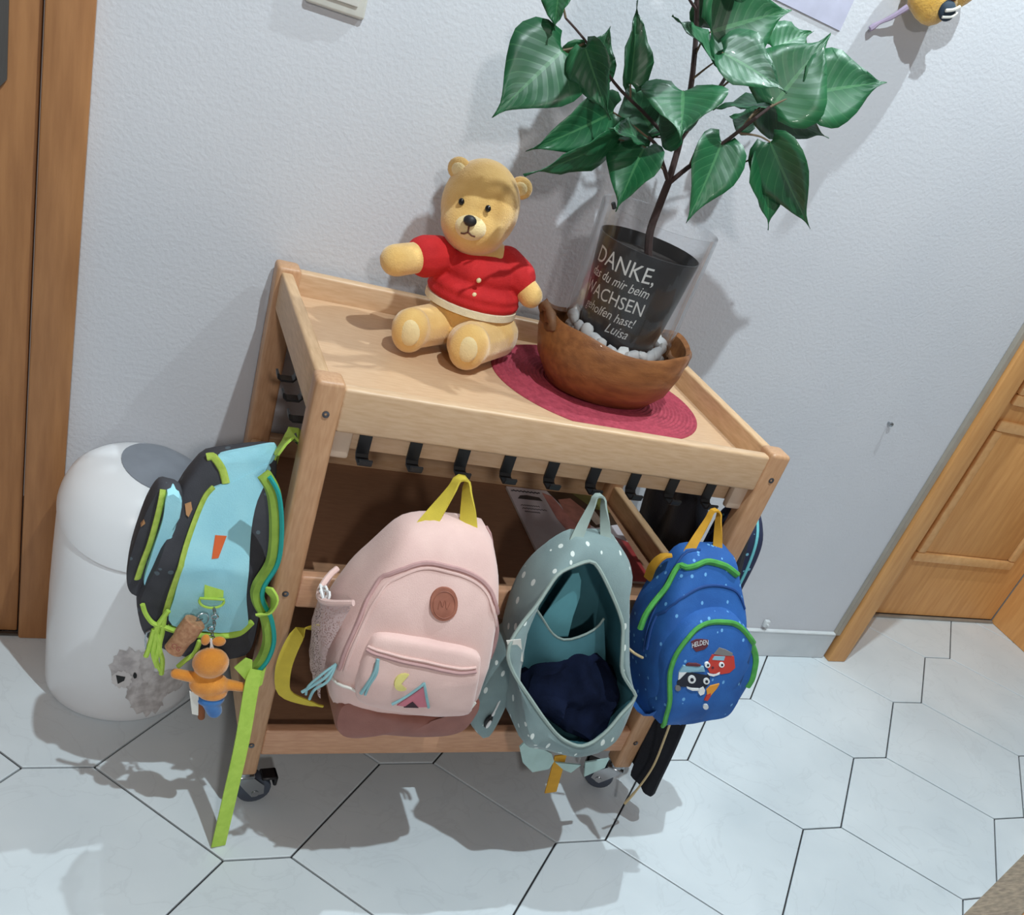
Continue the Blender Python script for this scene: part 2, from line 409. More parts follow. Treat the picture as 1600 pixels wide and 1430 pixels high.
for y in HY:
    if h1 is None:
        h1 = part('hook', hook_mb((.024, y, HZ), (-1, 0, 0), (0, 1, 0)), M_hook, hl, smooth=False)
        h2 = part('hook', hook_mb((W-.024, y, HZ), (1, 0, 0), (0, 1, 0)), M_hook, hr, smooth=False)
    else: inst(h1, hl, (0, y-HY[0], 0)); inst(h2, hr, (0, y-HY[0], 0))
s0 = None
for x in (.018, W-.018):
    for z in (.700, .428, .140):
        if s0 is None: s0 = part('screw', MB().lathe([(.0005, -.0005), (.0016, -.0005), (.0018, .0006), (.0045, .0014), (.0045, -.001)], (.018, -D, .700), 12, M=Matrix.Rotation(pi/2, 3, 'X')), M_screw, tr); continue
        inst(s0, tr, (x-.018, 0, z-.700))
def caster(x, y, ang):
    c = Vector((x, y, 0)); R_ = Matrix.Translation(c) @ Matrix.Rotation(ang, 4, 'Z')
    f = MB().lathe([(.0155, .0735), (.0155, .066), (.012, .062)], (0, 0, 0), 18)
    for s in (-1, 1):
        prof = [(-.014, .064), (.014, .064), (.034, .044), (.036, .026), (.018, .020), (.004, .038)]
        f.prism([(a, s*.0135, b) for a, b in prof], (0, s*.002, 0))
    f.box((-.015, -.0155, .060), (.017, .0155, .0665), .002, 1)
    o = part('castor', f.xf(R_), M_chrome, tr)
    wh = MB().lathe([(.003, -.0105), (.020, -.0105), (.0255, -.009), (.0275, -.005), (.0275, .005), (.0255, .009), (.020, .0105), (.003, .0105)], (.022, 0, .0277), 24, M=Matrix.Rotation(pi/2, 3, 'X'))
    part('wheel', wh.xf(R_), M_rub, o)
    part('axle', MB().lathe([(.001, -.017), (.006, -.017), (.006, .017), (.001, .017)], (.022, 0, .0277), 12, M=Matrix.Rotation(pi/2, 3, 'X')).xf(R_), M_chrome, o)
    part('brake_lever', MB().box((.030, -.012, .050), (.056, .012, .056), .002, 1).box((.050, -.012, .036), (.056, .012, .056), .002, 1).xf(R_), M_hook, o)
for x, y, a in ((.018, -D+.018, .1), (W-.018, -D+.018, 2.6), (.018, -.018, 2.9), (W-.018, -.018, 3.4)): caster(x, y, a)

# ------------------------------------------------------------------ backpacks on the front hooks
def lerp_fn(pts):
    def f(u, v):
        if v <= pts[0][0]: return pts[0][1]
        for (a, fa), (b, fb) in zip(pts, pts[1:]):
            if v <= b: return fa+(fb-fa)*(v-a)/(b-a)
        return pts[-1][1]
    return f
def loop_handle(x, y, z, x0, x1, zb, yb, wd=.016, th=.0025, parent=None, m=None, sag=.010):
    """carry loop: up from the bag's top edge, over the hook's foot and down again"""
    a = Vector((x0, yb, zb)); b = Vector((x1, yb, zb)); t = Vector((x, y, z))
    path = catmull([a, a.lerp(t, .35)+Vector((-.002, 0, 0)), a.lerp(t, .8)+Vector((-.004, 0, .002)), t+Vector((-.006, 0, .003)), t+Vector((.006, 0, .003)), b.lerp(t, .8)+Vector((.005, 0, .002)), b.lerp(t, .35)+Vector((.004, 0, 0)), b], 30)
    n = len(path); wds = [wd*(.62+.55*abs(2*i/(n-1)-1)**1.5) for i in range(n)]
    sides = []
    for i in range(n):
        k = abs(2*i/(n-1)-1)
        sides.append(Vector(((-1 if i < n/2 else 1)*-0, 0, 0))+Vector((k*(1 if i < n/2 else 1), -(1-k)*1.3, .0)) )
    return part('carry_loop', MB().ribbon(path, wds, th, sides), m, parent)

PKF = GRF = BLF = (.3, .6, .3, .6)
def cpts(o, k, pts): return [(o[0]+p[0]/k, o[1]+p[1]/k)+tuple(p[2:]) for p in pts]
def PKC(pts): return cpts((430, 700), 2.98, pts)
def GBC(pts): return cpts((720, 740), 2.648, pts)
def xz(pts): return [(q.x, q.z) for q in [at(a, b, y) for a, b, y in pts]]
def on_puff(P_, pts, y0=-.54):
    """places on the face of a bag, from their places in the picture"""
    out = []
    for a, b in pts:
        y = y0
        for _ in range(14): p = at(a, b, y); y = .6*y+.4*P_.surf(p.x, p.z, .001).y
        out.append((p.x, p.z))
    return out
# --- pink backpack
M_pink = mat('pink_cloth', (226, 192, 184), .85, vs=18, c2=(216, 180, 173), bump=.25, bs=700, sheen=.3)
M_pinkd = mat('pink_piping', (190, 150, 148), .8, vs=60)
M_leath = mat('brown_imitation_leather', (146, 92, 80), .55, vs=40, c2=(134, 82, 70), bump=.15, bs=500)
M_yel = mat('mustard_webbing', (206, 184, 62), .8, vs=60, bump=.2, bs=900)
M_teal_c = mat('pale_teal_cord', (140, 184, 190), .7)
M_whitep = mat('white_print', (228, 226, 218), .6)
bag = thing('pink_backpack', 'pale pink backpack with mustard loop and brown base, hanging leftmost on the trolley front', 'backpack', (.17, -.50, .29))
ol = xz(PKC([(350, 1268, -.52), (262, 1170, -.485), (210, 960, -.445), (200, 830, -.44), (240, 680, -.44), (332, 555, -.44), (425, 452, -.438), (555, 333, -.438), (660, 302, -.440), (800, 316, -.448), (945, 366, -.462), (1012, 430, -.48), (1056, 600, -.51), (1052, 760, -.53), (1028, 930, -.545), (985, 1100, -.55), (935, 1215, -.55), (860, 1305, -.55), (700, 1330, -.55), (500, 1310, -.545)]))
pdep = lerp_fn([(.28, .122), (.42, .130), (.51, .108), (.56, .080), (.60, .05)])
pb = Puff(ol, .432, pdep, wr=.0034, seed=1)
body = part('body', pb.mesh(), M_pink, bag)
lo = Puff(xz(PKC([(350, 1272, -.522), (258, 1172, -.487), (232, 1060, -.47), (300, 1095, -.52), (450, 1180, -.55), (640, 1232, -.557), (860, 1240, -.557), (945, 1175, -.553), (938, 1218, -.55), (864, 1309, -.55), (700, 1335, -.55), (500, 1315, -.547)])), .430, lambda u, v: pdep(u, v)+.006, wr=.0008, seed=2,
     front=[(1, .05), (1, .3), (1.0, .62), (1.0, .80), (1.0, .92), (.97, .985), (.7, 1.03), (.3, 1.05)])
part('leather_base', lo.mesh(), M_leath, bag, 'brown imitation leather base')
arch = on_puff(pb, PKC([(300, 1030), (335, 930), (400, 780), (450, 670), (530, 590), (680, 540), (850, 562), (985, 640), (1035, 740), (1032, 850), (1000, 980)]))
zp = part('main_zip', MB().tube(pb.path(arch, 60, .0005), .0032, 6), M_pinkd, bag)
arch2 = [(p[0]+(.172-p[0])*.055, p[1]+(.44-p[1])*.045) for p in arch]
part('zip_tape', MB().tube(pb.path(arch2, 60, .0003), .0022, 6), M_pink, zp)
part('side_piping', MB().tube([pb.pt(k, 1.004, .40) for k in range(36, 66)], .0022, 6), M_pinkd, bag)
pko = on_puff(pb, PKC([(385, 1160), (372, 1095), (400, 990), (435, 905), (490, 860), (700, 885), (925, 938), (945, 1000), (935, 1080), (915, 1175), (875, 1222), (640, 1216), (480, 1185)]), -.56)
pk = Puff(pko, lambda u, v: -pb.surf(u, v).y-.004, lambda u, v: .020, wr=.0016, seed=3)
po = part('front_pocket', pk.mesh(), M_pink, bag)
part('pocket_zip', MB().tube(pk.path(on_puff(pk, PKC([(425, 940), (480, 965), (680, 1015), (860, 1050), (935, 1040)]), -.57), 30, .0008), .003, 6), M_pinkd, po)
part('zip_edge', MB().tube(pk.path(on_puff(pk, PKC([(430, 925), (490, 948), (690, 995), (865, 1030), (935, 1022)]), -.57), 30, .0008), .002, 6), M_pink, po)
part('hem_piping', MB().tube(pb.path(on_puff(pb, PKC([(262, 1062), (350, 1115), (480, 1180), (650, 1222), (860, 1232), (930, 1180)]), -.55), 40, .004), .002, 6), M_whitep, po)
def crescent(u, v, r):
    return [(u+r*cos(a), v+r*sin(a)) for a in [radians(70+k*22) for k in range(11)]]+[(u+r*.42+r*.82*cos(a), v+r*.12+r*.82*sin(a)) for a in [radians(270-k*20) for k in range(8)]]
def strip_poly(pk_, pts, r, off=.001): return MB().tube(pk_.path(pts, max(6, len(pts)*6), off), r, 6)
part('moon', pk.decal(crescent(*on_puff(pk, PKC([(600, 1095)]), -.57)[0], .0125), .0008, .0012), mat('moon_yellow', (226, 214, 130), .7), po)
part('tent', pk.decal(on_puff(pk, PKC([(568, 1196), (690, 1112), (712, 1205), (640, 1205)]), -.57), .0008, .001), mat('tent_pink', (206, 122, 136), .8), po)
part('tent_opening', pk.decal(on_puff(pk, PKC([(600, 1203), (640, 1178), (668, 1206)]), -.57), .0016, .0012), mat('tent_dark', (60, 34, 44), .8), po)
part('tent_border', strip_poly(pk, on_puff(pk, PKC([(545, 1192), (620, 1150), (690, 1098)]), -.57), .0020).merge(strip_poly(pk, on_puff(pk, PKC([(690, 1095), (702, 1150), (716, 1208)]), -.57), .0020)), M_teal_c, po)
LGC = on_puff(pb, PKC([(788, 728)]), -.55)[0]
lg = part('round_patch', pb.decal(circ(*LGC, .0195, 28), .0006, .0016), mat('patch_leather', (156, 96, 76), .6, vs=80, c2=(140, 84, 66)), bag, 'round brown leather patch')
part('patch_emboss', MB().tube([pb.surf(u, v, .0026) for u, v in circ(*LGC, .0155, 28)], .0006, 5, closed=True).merge(MB().tube(pb.path([(LGC[0]+a, LGC[1]+b) for a, b in ((-.008, -.005), (-.006, .005), (-.002, -.002), (.001, .006), (.004, -.004), (.008, .003))], 20, .0026), .0007, 5)), MATS['patch_leather'], lg)
# creases running down from the loop
loop_handle(HX[2]-.006, -D-.008, HZ+.003, .160, .226, .574, -.470, .024, .003, bag, M_yel)
def fit(o, z0, z1, n0, n1, sx=1, dx=0):
    """bring a finished bag to its measured height (z0..z1 -> n0..n1)"""
    a = (n1-n0)/(z1-z0); b = BASE[o.name]; o.matrix_world = TM @ Matrix.Translation((b.x+dx, b.y, n0+(b.z-z0)*a)) @ Matrix.Diagonal((sx, 1, a, 1))
def unfit(p, z0, z1, n0, n1): q = Vector(p); q.z = z0+(q.z-n0)*(z1-z0)/(n1-n0); return q
def pull(pts, m, parent, r=.0018, nm='zip_pull'): return part(nm, MB().tube(catmull(pts, 16), r, 6), m, parent)
s = pk.surf(*on_puff(pk, PKC([(472, 968)]), -.57)[0], .007)
pull([s, s+Vector((-.001, -.004, -.018)), s+Vector((-.006, -.004, -.040)), s+Vector((-.010, -.003, -.056))], M_teal_c, bag, .0024)
pull([s, s+Vector((.002, -.004, -.020)), s+Vector((-.003, -.004, -.042)), s+Vector((-.004, -.003, -.058))], M_teal_c, bag)
s = pb.surf(*on_puff(pb, PKC([(285, 1000)]), -.53)[0], .003)
pull([s, s+Vector((-.012, -.008, -.016)), s+Vector((-.026, -.006, -.034)), s+Vector((-.036, -.004, -.046))], M_teal_c, bag, .0022)
pull([s, s+Vector((-.008, -.010, -.020)), s+Vector((-.022, -.008, -.038)), s+Vector((-.024, -.004, -.058))], M_teal_c, bag, .002)
pull([s, s+Vector((-.016, -.006, -.012)), s+Vector((-.030, -.006, -.034)), s+Vector((-.030, -.004, -.050))], M_teal_c, bag, .0018)
# net pocket on the left flank
M_net = mat('net', (206, 178, 176), .8)
nt = M_net.node_tree; N_ = nt.nodes; b_ = N_['Principled BSDF']
tcn = N_.new('ShaderNodeTexCoord'); vn = N_.new('ShaderNodeTexVoronoi'); vn.inputs['Scale'].default_value = 420; nt.links.new(tcn.outputs['Object'], vn.inputs['Vector'])
ln = N_.new('ShaderNodeMath'); ln.operation = 'GREATER_THAN'; ln.inputs[1].default_value = .36; nt.links.new(vn.outputs['Distance'], ln.inputs[0]); nt.links.new(ln.outputs[0], b_.inputs['Alpha'])
def xl(z):   # left flank of the body
    zs = [(.291, .11), (.303, .088), (.35, .063), (.43, .058), (.508, .075), (.565, .108)]
    return lerp_fn(zs)(0, z)
rows = []; NA = 14
for ib in range(13):
    b = ib/12; row = []
    for ia in range(NA+1):
        a = ia/NA; z = .345+.150*b-.022*sin(pi*a)*b**3+.012*a*b; y = -.448-.090*a
        bul = sin(pi*a)**.8*(.004+.020*b**1.5)+.0015*sin(a*22)*(1-b)
        row.append(Vector((xl(z)-.0015-bul, y, z)))
    rows.append(row)
npk = part('net_pocket', MB().loft(rows, False, False, closed=False), M_net, bag, 'net side pocket')
part('pocket_rim', MB().tube(rows[-1], .0042, 8), M_pink, npk)
M_wht = mat('white_cord', (232, 232, 232), .7)
top = rows[-1][7]
for k in range(5):
    a = k*1.3
    part('white_lace', MB().tube(catmull([top+Vector((.006, 0, -.016)), top+Vector((.006+.004*cos(a), .012*sin(a), .0)), top+Vector((.004+.006*cos(a+1), .012*sin(a+.7), .012)), top+Vector((.004, .016*sin(a+2), .002))], 12), .0017, 6), M_wht, npk)
yb = -.452
part('shoulder_strap', MB().ribbon(catmull([(.075, yb+.004, .395), at(472, 985, yb), at(447, 1030, yb), at(441, 1068, yb), at(449, 1086, yb), at(480, 1098, yb), at(505, 1104, yb)], 24), [.004+.018*sin(pi*min(1, (i+2)/24))**.5 for i in range(24)], .0022, (.5, -.2, .55)), M_yel, bag)

# --- grey-green backpack, wide open
M_sage = mat('sage_cloth', (128, 148, 148), .85, vs=16, c2=(112, 132, 134), bump=.25, bs=700, sheen=.2)
speckle(M_sage, (214, 222, 218), 44, .19, (1.5, 1, .7), (0, .5, 0), .95)
M_lin = mat('teal_lining', (64, 118, 128), .8, vs=14, c2=(52, 100, 110))
M_sagep = mat('sage_webbing', (150, 166, 160), .8, vs=60)
gb = thing('open_backpack', 'grey-green backpack with white dashes, hanging wide open in the middle of the trolley front', 'backpack', (.44, -.50, .2))
go = xz(GBC([(485, 236, -.442), (430, 245, -.442), (300, 332, -.44), (208, 480, -.44), (160, 640, -.44), (165, 800, -.46), (182, 900, -.49), (222, 1050, -.53), (300, 1130, -.56), (400, 1183, -.58), (520, 1198, -.588), (620, 1160, -.588), (690, 1098, -.588), (720, 960, -.57), (706, 820, -.55), (706, 650, -.53), (698, 480, -.50), (686, 355, -.462), (628, 257, -.446), (550, 236, -.443)]))
gop = xz(GBC([(a, b, -.490-.105*(b-360)/770) for a, b in ((530, 360), (460, 374), (395, 405), (345, 465), (298, 532), (240, 600), (192, 668), (182, 725), (212, 805), (262, 885), (330, 990), (400, 1082), (465, 1120), (520, 1124), (582, 1075), (650, 992), (716, 922), (694, 868), (654, 790), (656, 700), (660, 620), (640, 540), (592, 440), (560, 380))]))
gd = lerp_fn([(.20, .170), (.32, .165), (.45, .125), (.55, .075), (.60, .045)])
GN = 80
G = Puff(go, .432, gd, N=GN, wr=.003, seed=5)
gopr = catmull([(u, v, 0) for u, v in gop], GN, True)
gopr = [min(gopr, key=lambda q: (q-p).length_squared) for p in G.o] if False else gopr
def gring(t, f, sc=1.0):
    out = []
    for k in range(GN):
        p = G.o[k].lerp(gopr[k], t)
        if sc != 1: p = G.c+(p-G.c)*sc
        out.append(G.uvf(p.x, p.y, f))
    return out
rings = [[G.pt(k, .1, 0) for k in range(GN)], [G.pt(k, .6, 0) for k in range(GN)], [G.pt(k, .95, .0) for k in range(GN)], gring(0, .12), gring(0, .4), gring(0, .68), gring(.12, .86), gring(.40, .96), gring(.75, .99), gring(1, .97)]
part('outer_shell', MB().loft(rings, True, False), M_sage, gb)
li = [gring(1, .966), gring(.9, .94), gring(.6, .88, .985), gring(.25, .7, .96), gring(0, .4, .93), gring(0, .14, .75), gring(0, .10, .4), gring(0, .09, .1)]
part('lining', MB().loft(li, False, True), M_lin, gb, 'teal inner lining')
part('zip_edge', MB().tube(gring(1, .978), .0028, 6, closed=True), M_sagep, gb)
def gin(u, v, f): return Vector((u, -(.432+gd(u, v)*f), v))
# slip pocket and flap inside
hem = catmull([at(a, b, -.500) for a, b in GBC([(296, 536), (340, 602), (380, 662), (430, 688), (500, 672), (560, 640), (592, 600)])], 15)
bot = catmull([at(a, b, -.490) for a, b in GBC([(230, 780), (330, 830), (430, 850), (520, 840), (600, 780)])], 15)
rows = [[h.lerp(q, i/8)+Vector((0, -.012*sin(pi*i/8)*sin(pi*j/14), 0)) for j, (h, q) in enumerate(zip(hem, bot))] for i in range(9)]
ipk = part('slip_pocket', MB().loft(rows, False, False, closed=False), mat('teal_pocket', (70, 120, 130), .8), gb)
part('pocket_hem', MB().tube(rows[0], .0018, 6), M_sagep, ipk)
part('inner_flap', MB().prism([at(a, b, -.476) for a, b in GBC([(340, 592), (400, 500), (460, 412), (486, 408), (496, 440), (490, 510), (462, 590), (442, 672), (388, 672)])], (0, -.002, 0)), mat('teal_flap', (96, 158, 168), .8), gb)
part('care_label', MB().prism([at(a, b, -.548) for a, b in GBC([(188, 690), (248, 684), (257, 778), (206, 756)])], (0, -.001, .0)), M_whitep, gb, 'white sewn-in label')
loop_handle(HX[5], -D-.008, HZ+.003, .390, .440, .580, -.462, .016, .003, gb, M_sagep)
# left pouch with toggle, bottom tabs, mustard strap
sp = Puff([(.335, .235), (.36, .222), (.372, .30), (.365, .40), (.345, .42), (.318, .36), (.316, .27)], .435, .060, wr=.003, seed=8, N=40)
part('side_pouch', sp.mesh(), M_sage, gb)
tg = unfit(at(763, 1127, -.505), *GRF)
part('toggle', MB().ell(tg, (.0055, .005, .013), Matrix.Rotation(.15, 3, 'Y')).ell(tg+Vector((0, -.003, 0)), (.003, .004, .009)), M_hook, gb, 'black cord toggle')
part('toggle_face', MB().ell(tg+Vector((-.001, -.006, -.001)), (.0028, .002, .0085), Matrix.Rotation(.15, 3, 'Y')), M_wht, gb)
part('toggle_cord', MB().tube(catmull([tg+Vector((.012, .01, .04)), tg+Vector((.004, 0, .02)), tg], 8), .0014, 6), M_wht, gb)
M_mint = mat('mint_felt', (172, 200, 196), .9, vs=40)
def tab(pts, y, th=.003): return part('bottom_flap', MB().prism([unfit(at(px, py, y), *GRF) for px, py in pts], (0, th, 0)), M_mint, gb, 'pale mint felt flap')
tab([(812, 1168), (822, 1158), (862, 1178), (866, 1190), (858, 1202), (832, 1207), (817, 1192)], -.515)
tab([(868, 1192), (908, 1196), (892, 1208), (880, 1203)], -.52)
tab([(915, 1192), (952, 1186), (945, 1200), (913, 1214)], -.525)
M_must = mat('ochre_webbing', (206, 152, 40), .8, vs=60, bump=.2, bs=900)
part('strap_end', MB().ribbon([unfit(at(*q, -.512), *GRF) for q in ((876, 1180), (868, 1210), (860, 1238))], .021, .0022, (1, 0, .1)), M_must, gb, 'ochre strap end')
# navy garment stuffed in the bag
nv = Puff(xz(GBC([(262, 900, -.52), (330, 810, -.51), (420, 752, -.505), (500, 748, -.505), (570, 775, -.51), (640, 835, -.515), (668, 890, -.52), (640, 970, -.54), (570, 1055, -.55), (505, 1105, -.555), (430, 1075, -.55), (350, 1000, -.54)])), .475, lerp_fn([(.22, .112), (.33, .088), (.42, .035)]), wr=.016, seed=11, wf=36, N=90, front=[(1, .10), (1, .35), (.99, .55), (.95, .75), (.88, .9), (.78, .98), (.66, 1.03), (.54, 1.05), (.42, 1.07), (.3, 1.08), (.2, 1.08), (.08, 1.08)])
solo('folded_garment', nv.mesh(), mat('navy_fleece', (22, 30, 54), .95, vs=30, c2=(14, 20, 38), sheen=.0, spec=.1, bump=.3, bs=400), 'dark navy garment stuffed inside the open grey-green backpack', 'garment', (.44, -.50, .26))

# --- blue backpack
M_blue = mat('blue_cloth', (38, 98, 172), .8, vs=20, c2=(28, 82, 152), bump=.25, bs=700)
speckle(M_blue, (104, 164, 216), 62, .17, (1.2, 1, .9), (0, .4, 0), .9)
M_bluep = mat('blue_piping', (26, 70, 136), .7)
M_green = mat('green_zip', (84, 170, 78), .7, vs=80, c2=(70, 150, 70))
bb_ = thing('blue_backpack', 'small bright blue backpack with green zips and cartoon cars, hanging rightmost on the trolley front', 'backpack', (.62, -.50, .3))
bo = xz(GBC([(870, 328, -.442), (790, 422, -.442), (722, 540, -.442), (690, 680, -.445), (692, 800, -.46), (706, 920, -.50), (740, 1010, -.555), (900, 1030, -.565), (1060, 1005, -.565), (1125, 945, -.565), (1165, 860, -.56), (1195, 760, -.555), (1212, 620, -.535), (1192, 470, -.512), (1138, 354, -.475), (1058, 303, -.452), (930, 296, -.446)]))
bd = lerp_fn([(.28, .128), (.40, .130), (.50, .100), (.55, .07), (.60, .045)])
B = Puff(bo, .434, bd, wr=.0025, seed=13)
part('body', B.mesh(), M_blue, bb_)
bz = part('main_zip', MB().tube(B.path(on_puff(B, GBC([(742, 640), (775, 565), (850, 470), (920, 400), (1005, 366), (1085, 380), (1140, 420)])), 50, .0015), .0068, 8, flatten=.7), M_green, bb_, 'green main zip')
part('seam', MB().tube(B.path(on_puff(B, GBC([(790, 760), (820, 660), (885, 540), (970, 482), (1060, 464), (1140, 490), (1175, 560)])), 50, .001), .0022, 6), M_bluep, bb_)
BPO = on_puff(B, GBC([(775, 965), (790, 870), (825, 755), (875, 662), (940, 590), (1045, 555), (1140, 590), (1195, 690), (1195, 790), (1170, 850), (1110, 940), (1040, 990), (900, 1012), (800, 1000)]), -.55)
bpk = Puff(BPO, lambda u, v: -B.surf(u, v).y-.004, .028, wr=.0015, seed=14)
bp_ = part('front_pocket', bpk.mesh(), M_blue, bb_)
part('pocket_zip', MB().tube(bpk.path([((bpk.c+(Vector((*q, 0))-bpk.c)*.95).x, (bpk.c+(Vector((*q, 0))-bpk.c)*.95).y) for q in BPO[:10]], 60, .0012), .0055, 8, flatten=.7), M_green, bp_, 'green pocket zip')
part('base_seam', MB().tube([B.pt(k, 1.004, .55) for k in range(-4, 15)], .0022, 6), M_bluep, bb_)
def loopz(m=M_must): loop_handle(HX[8], -D-.008, HZ+.003, .584, .640, .574, -.460, .015, .003, bb_, m)
loopz()
part('shoulder_strap', MB().ribbon(catmull([at(1050, 868, -.46), at(1035, 870, -.455), at(1020, 885, -.45), at(1012, 905, -.44)], 10), .014, .003, (.2, -.8, .4)), M_must, bb_)
M_pcord = mat('cream_cord', (206, 184, 140), .8)
pull([*[B.surf(*q, .004) for q in on_puff(B, GBC([(682, 712), (715, 740), (750, 758)]), -.5)]], M_pcord, bb_, .0022)
# the print: two smiling cars and a badge
PR = {'k': mat('print_black', (26, 32, 48), .7), 'w': mat('print_white', (226, 230, 232), .7), 'r': mat('print_red', (188, 58, 48), .7), 'b': mat('print_sky', (130, 176, 196), .7), 'o': mat('print_orange', (222, 150, 52), .7), 'd': mat('print_maroon', (92, 38, 50), .7), 'g': mat('print_grey', (120, 118, 118), .7)}
PH = (1020, 980)
ref = bpk.surf(*bpk.c.xy)
def puv(cx, cy):
    """print position on the pocket from its place in the picture"""
    y = ref.y; u, v = .63, .4
    for _ in range(14):
        p = unfit(at(PH[0]+cx/10, PH[1]+cy/10, y), *BLF); y = .6*y+.4*bpk.surf(p.x, p.z, .001).y
    return (p.x, p.z)
def pr(nm, pts, c, lay=0, n=None): part(nm, bpk.decal([puv(*p) for p in pts], .0006+lay*.0006, .0005, n, (1, .5, .05)), PR[c], bp_)
pr('badge', [(600, 230), (680, 190), (780, 195), (870, 215), (860, 300), (800, 350), (680, 385), (630, 330)], 'd')
pr('truck_body', [(850, 620), (890, 510), (930, 430), (1150, 440), (1270, 460), (1290, 640), (1200, 720), (1080, 740), (900, 720)], 'r')
pr('truck_ladder', [(960, 420), (1040, 320), (1140, 350), (1250, 410), (1240, 450), (1100, 440)], 'g', 1)
pr('truck_window', [(930, 505), (960, 450), (1130, 455), (1110, 520)], 'b', 1)
pr('truck_smile', [(860, 720), (960, 740), (1050, 705), (1040, 740), (950, 770), (880, 750)], 'w', 1)
for c in ((855, 585), (1075, 585)):
    pr('eye', circ(*c, 42, 14), 'w', 2); pr('pupil', circ(c[0]+5, c[1]-2, 18, 10), 'k', 3)
pr('truck_nose', circ(940, 630, 20, 10), 'd', 1)
pr('car_roof', [(410, 700), (480, 600), (800, 610), (820, 690), (560, 700)], 'b', 1)
pr('car_side', [(400, 820), (410, 700), (540, 690), (430, 800)], 'w', 1)
pr('car_body', [(380, 860), (440, 800), (550, 690), (640, 720), (900, 760), (890, 880), (820, 960), (620, 940), (480, 930), (390, 920)], 'k', 0)
pr('car_lights', [(520, 590), (560, 560), (680, 560), (760, 590), (700, 605)], 'd', 2)
pr('car_smile', [(530, 920), (620, 950), (720, 955), (720, 985), (620, 985), (540, 950)], 'w', 2)
pr('car_hand', [(710, 1020), (730, 960), (790, 925), (815, 980), (800, 1040), (740, 1065)], 'w', 2)
for c, r_ in (((612, 808), 62), ((840, 840), 50)):
    pr('eye', circ(*c, r_, 16), 'w', 2); pr('pupil', circ(*c, r_*.45, 12), 'k', 3)
pr('wheel_print', circ(395, 950, 45, 12), 'g', 1)
pr('rocket', [(840, 980), (900, 920), (1040, 890), (1000, 960), (930, 1040), (860, 1130), (800, 1140), (850, 1060)], 'o', 1)
pr('rocket_flame', [(800, 1140), (840, 1060), (900, 1030), (900, 1080), (850, 1150)], 'r', 2)
pr('ball', circ(825, 1250, 42, 12), 'w', 1)
tm = text_mesh('HELDEN', 1.0); xs = [v.x for v in tm.v]; tw = max(xs)-min(xs); mx_ = min(xs)
for v in tm.v:
    t = (v.x-mx_)/tw; u_, v_ = puv(606+250*t, 312-48*t-14*sin(pi*t)-110*v.y); pnt = bpk.surf(u_, v_, .0030); v.x, v.y, v.z = pnt
part('badge_lettering', tm, PR['w'], bp_, smooth=False)
# drawstring hanging under the blue bag down to the floor
ca = [at(1048, 1128, -.475), at(1040, 1150, -.475), at(1022, 1195, -.475), at(1000, 1228, -.475), at(976, 1256, -.475)]
solo('drawstring', MB().tube(catmull(ca, 24), [.0022]*20+[.0028]*4, 6), M_pcord, 'thin cream drawstring hanging below the blue backpack to the floor', 'cord', ca[-1])

# ------------------------------------------------------------------ backpack on the left end
M_lbl = mat('light_blue_cloth', (164, 220, 232), .8, vs=16, c2=(148, 208, 224), bump=.25, bs=600)
M_char = mat('charcoal_cloth', (66, 66, 72), .85, vs=26, c2=(54, 54, 60), bump=.2, bs=600)
speckle(M_char, (84, 96, 104), 60, .22, (1, 1, 1), (pi/2, 0, 0), .4)
M_lime = mat('lime_webbing', (184, 218, 92), .8, vs=90, c2=(170, 206, 80), bump=.2, bs=900)
M_limez = mat('lime_zip', (184, 206, 92), .75, vs=120, c2=(162, 186, 72), bump=.3, bs=900)
M_teal = mat('teal_binding', (24, 156, 150), .7)
M_olive = mat('lime_padding', (146, 176, 70), .85, vs=40, c2=(120, 150, 54))
YN = -.410
def q5(a): return [(180+x/5.296, 690+y/5.296) for x, y in a]
def q6(a): return [(200+x/6.154, 930+y/6.154) for x, y in a]
def yn_(py): return YN if py > 860 else YN+.055*(860-py)/160
def uv_(pxs, y=None, xmax=-.004): return [(min(p.x, xmax), p.z) for p in [at(a, b, y if y is not None else yn_(b)) for a, b in pxs]]
lb = thing('light_blue_backpack', 'light blue and charcoal backpack with lime zips, hanging on the left end of the trolley', 'backpack', (-.08, -.29, .25))
lo_ = uv_([(257, 1026), (300, 1042), (346, 1046), (385, 1037), (408, 1016), (418, 980), (424, 920), (428, 860), (432, 790), (434, 740), (430, 702), (400, 699), (362, 706), (323, 716), (304, 738), (284, 770), (262, 822), (238, 885), (218, 932), (214, 962), (226, 1004)])
LBP = Puff(lo_, lerp_fn([(.36, .262), (.58, .305), (.64, .318)]), lerp_fn([(.36, .142), (.46, .135), (.58, .06), (.64, .035)]), back=[(.1, .10), (.5, .10), (.75, .14), (.9, .26)], wr=.003, seed=21, front=[(.97, .42), (1, .62), (1, .86), (.985, .94), (.95, .985), (.8, 1.0), (.5, 1.01), (.15, 1.01)], wf=18)
lbb = part('body', LBP.mesh(), M_char, lb)
side = uv_(q5([(820, 372), (1000, 312), (1275, 165), (1250, 330), (1172, 520), (1122, 800), (1084, 1200)])+q6([(1150, 290), (1060, 345), (820, 365), (420, 290)])+q5([(490, 1280), (560, 1000), (640, 760), (740, 500)]))
part('side_panel', LBP.decal(side, .001, .003, 60, (1, .985, .8, .5, .2, .03)), M_lbl, lb, 'light blue side panel')
part('top_panel', LBP.decal(uv_(q5([(850, 112), (1100, 55), (1325, 22), (1290, 165), (1110, 260), (940, 338), (905, 220)])), .001, .0025, 40, (1, .97, .6, .2, .03)), M_lbl, lb, 'light blue top panel')
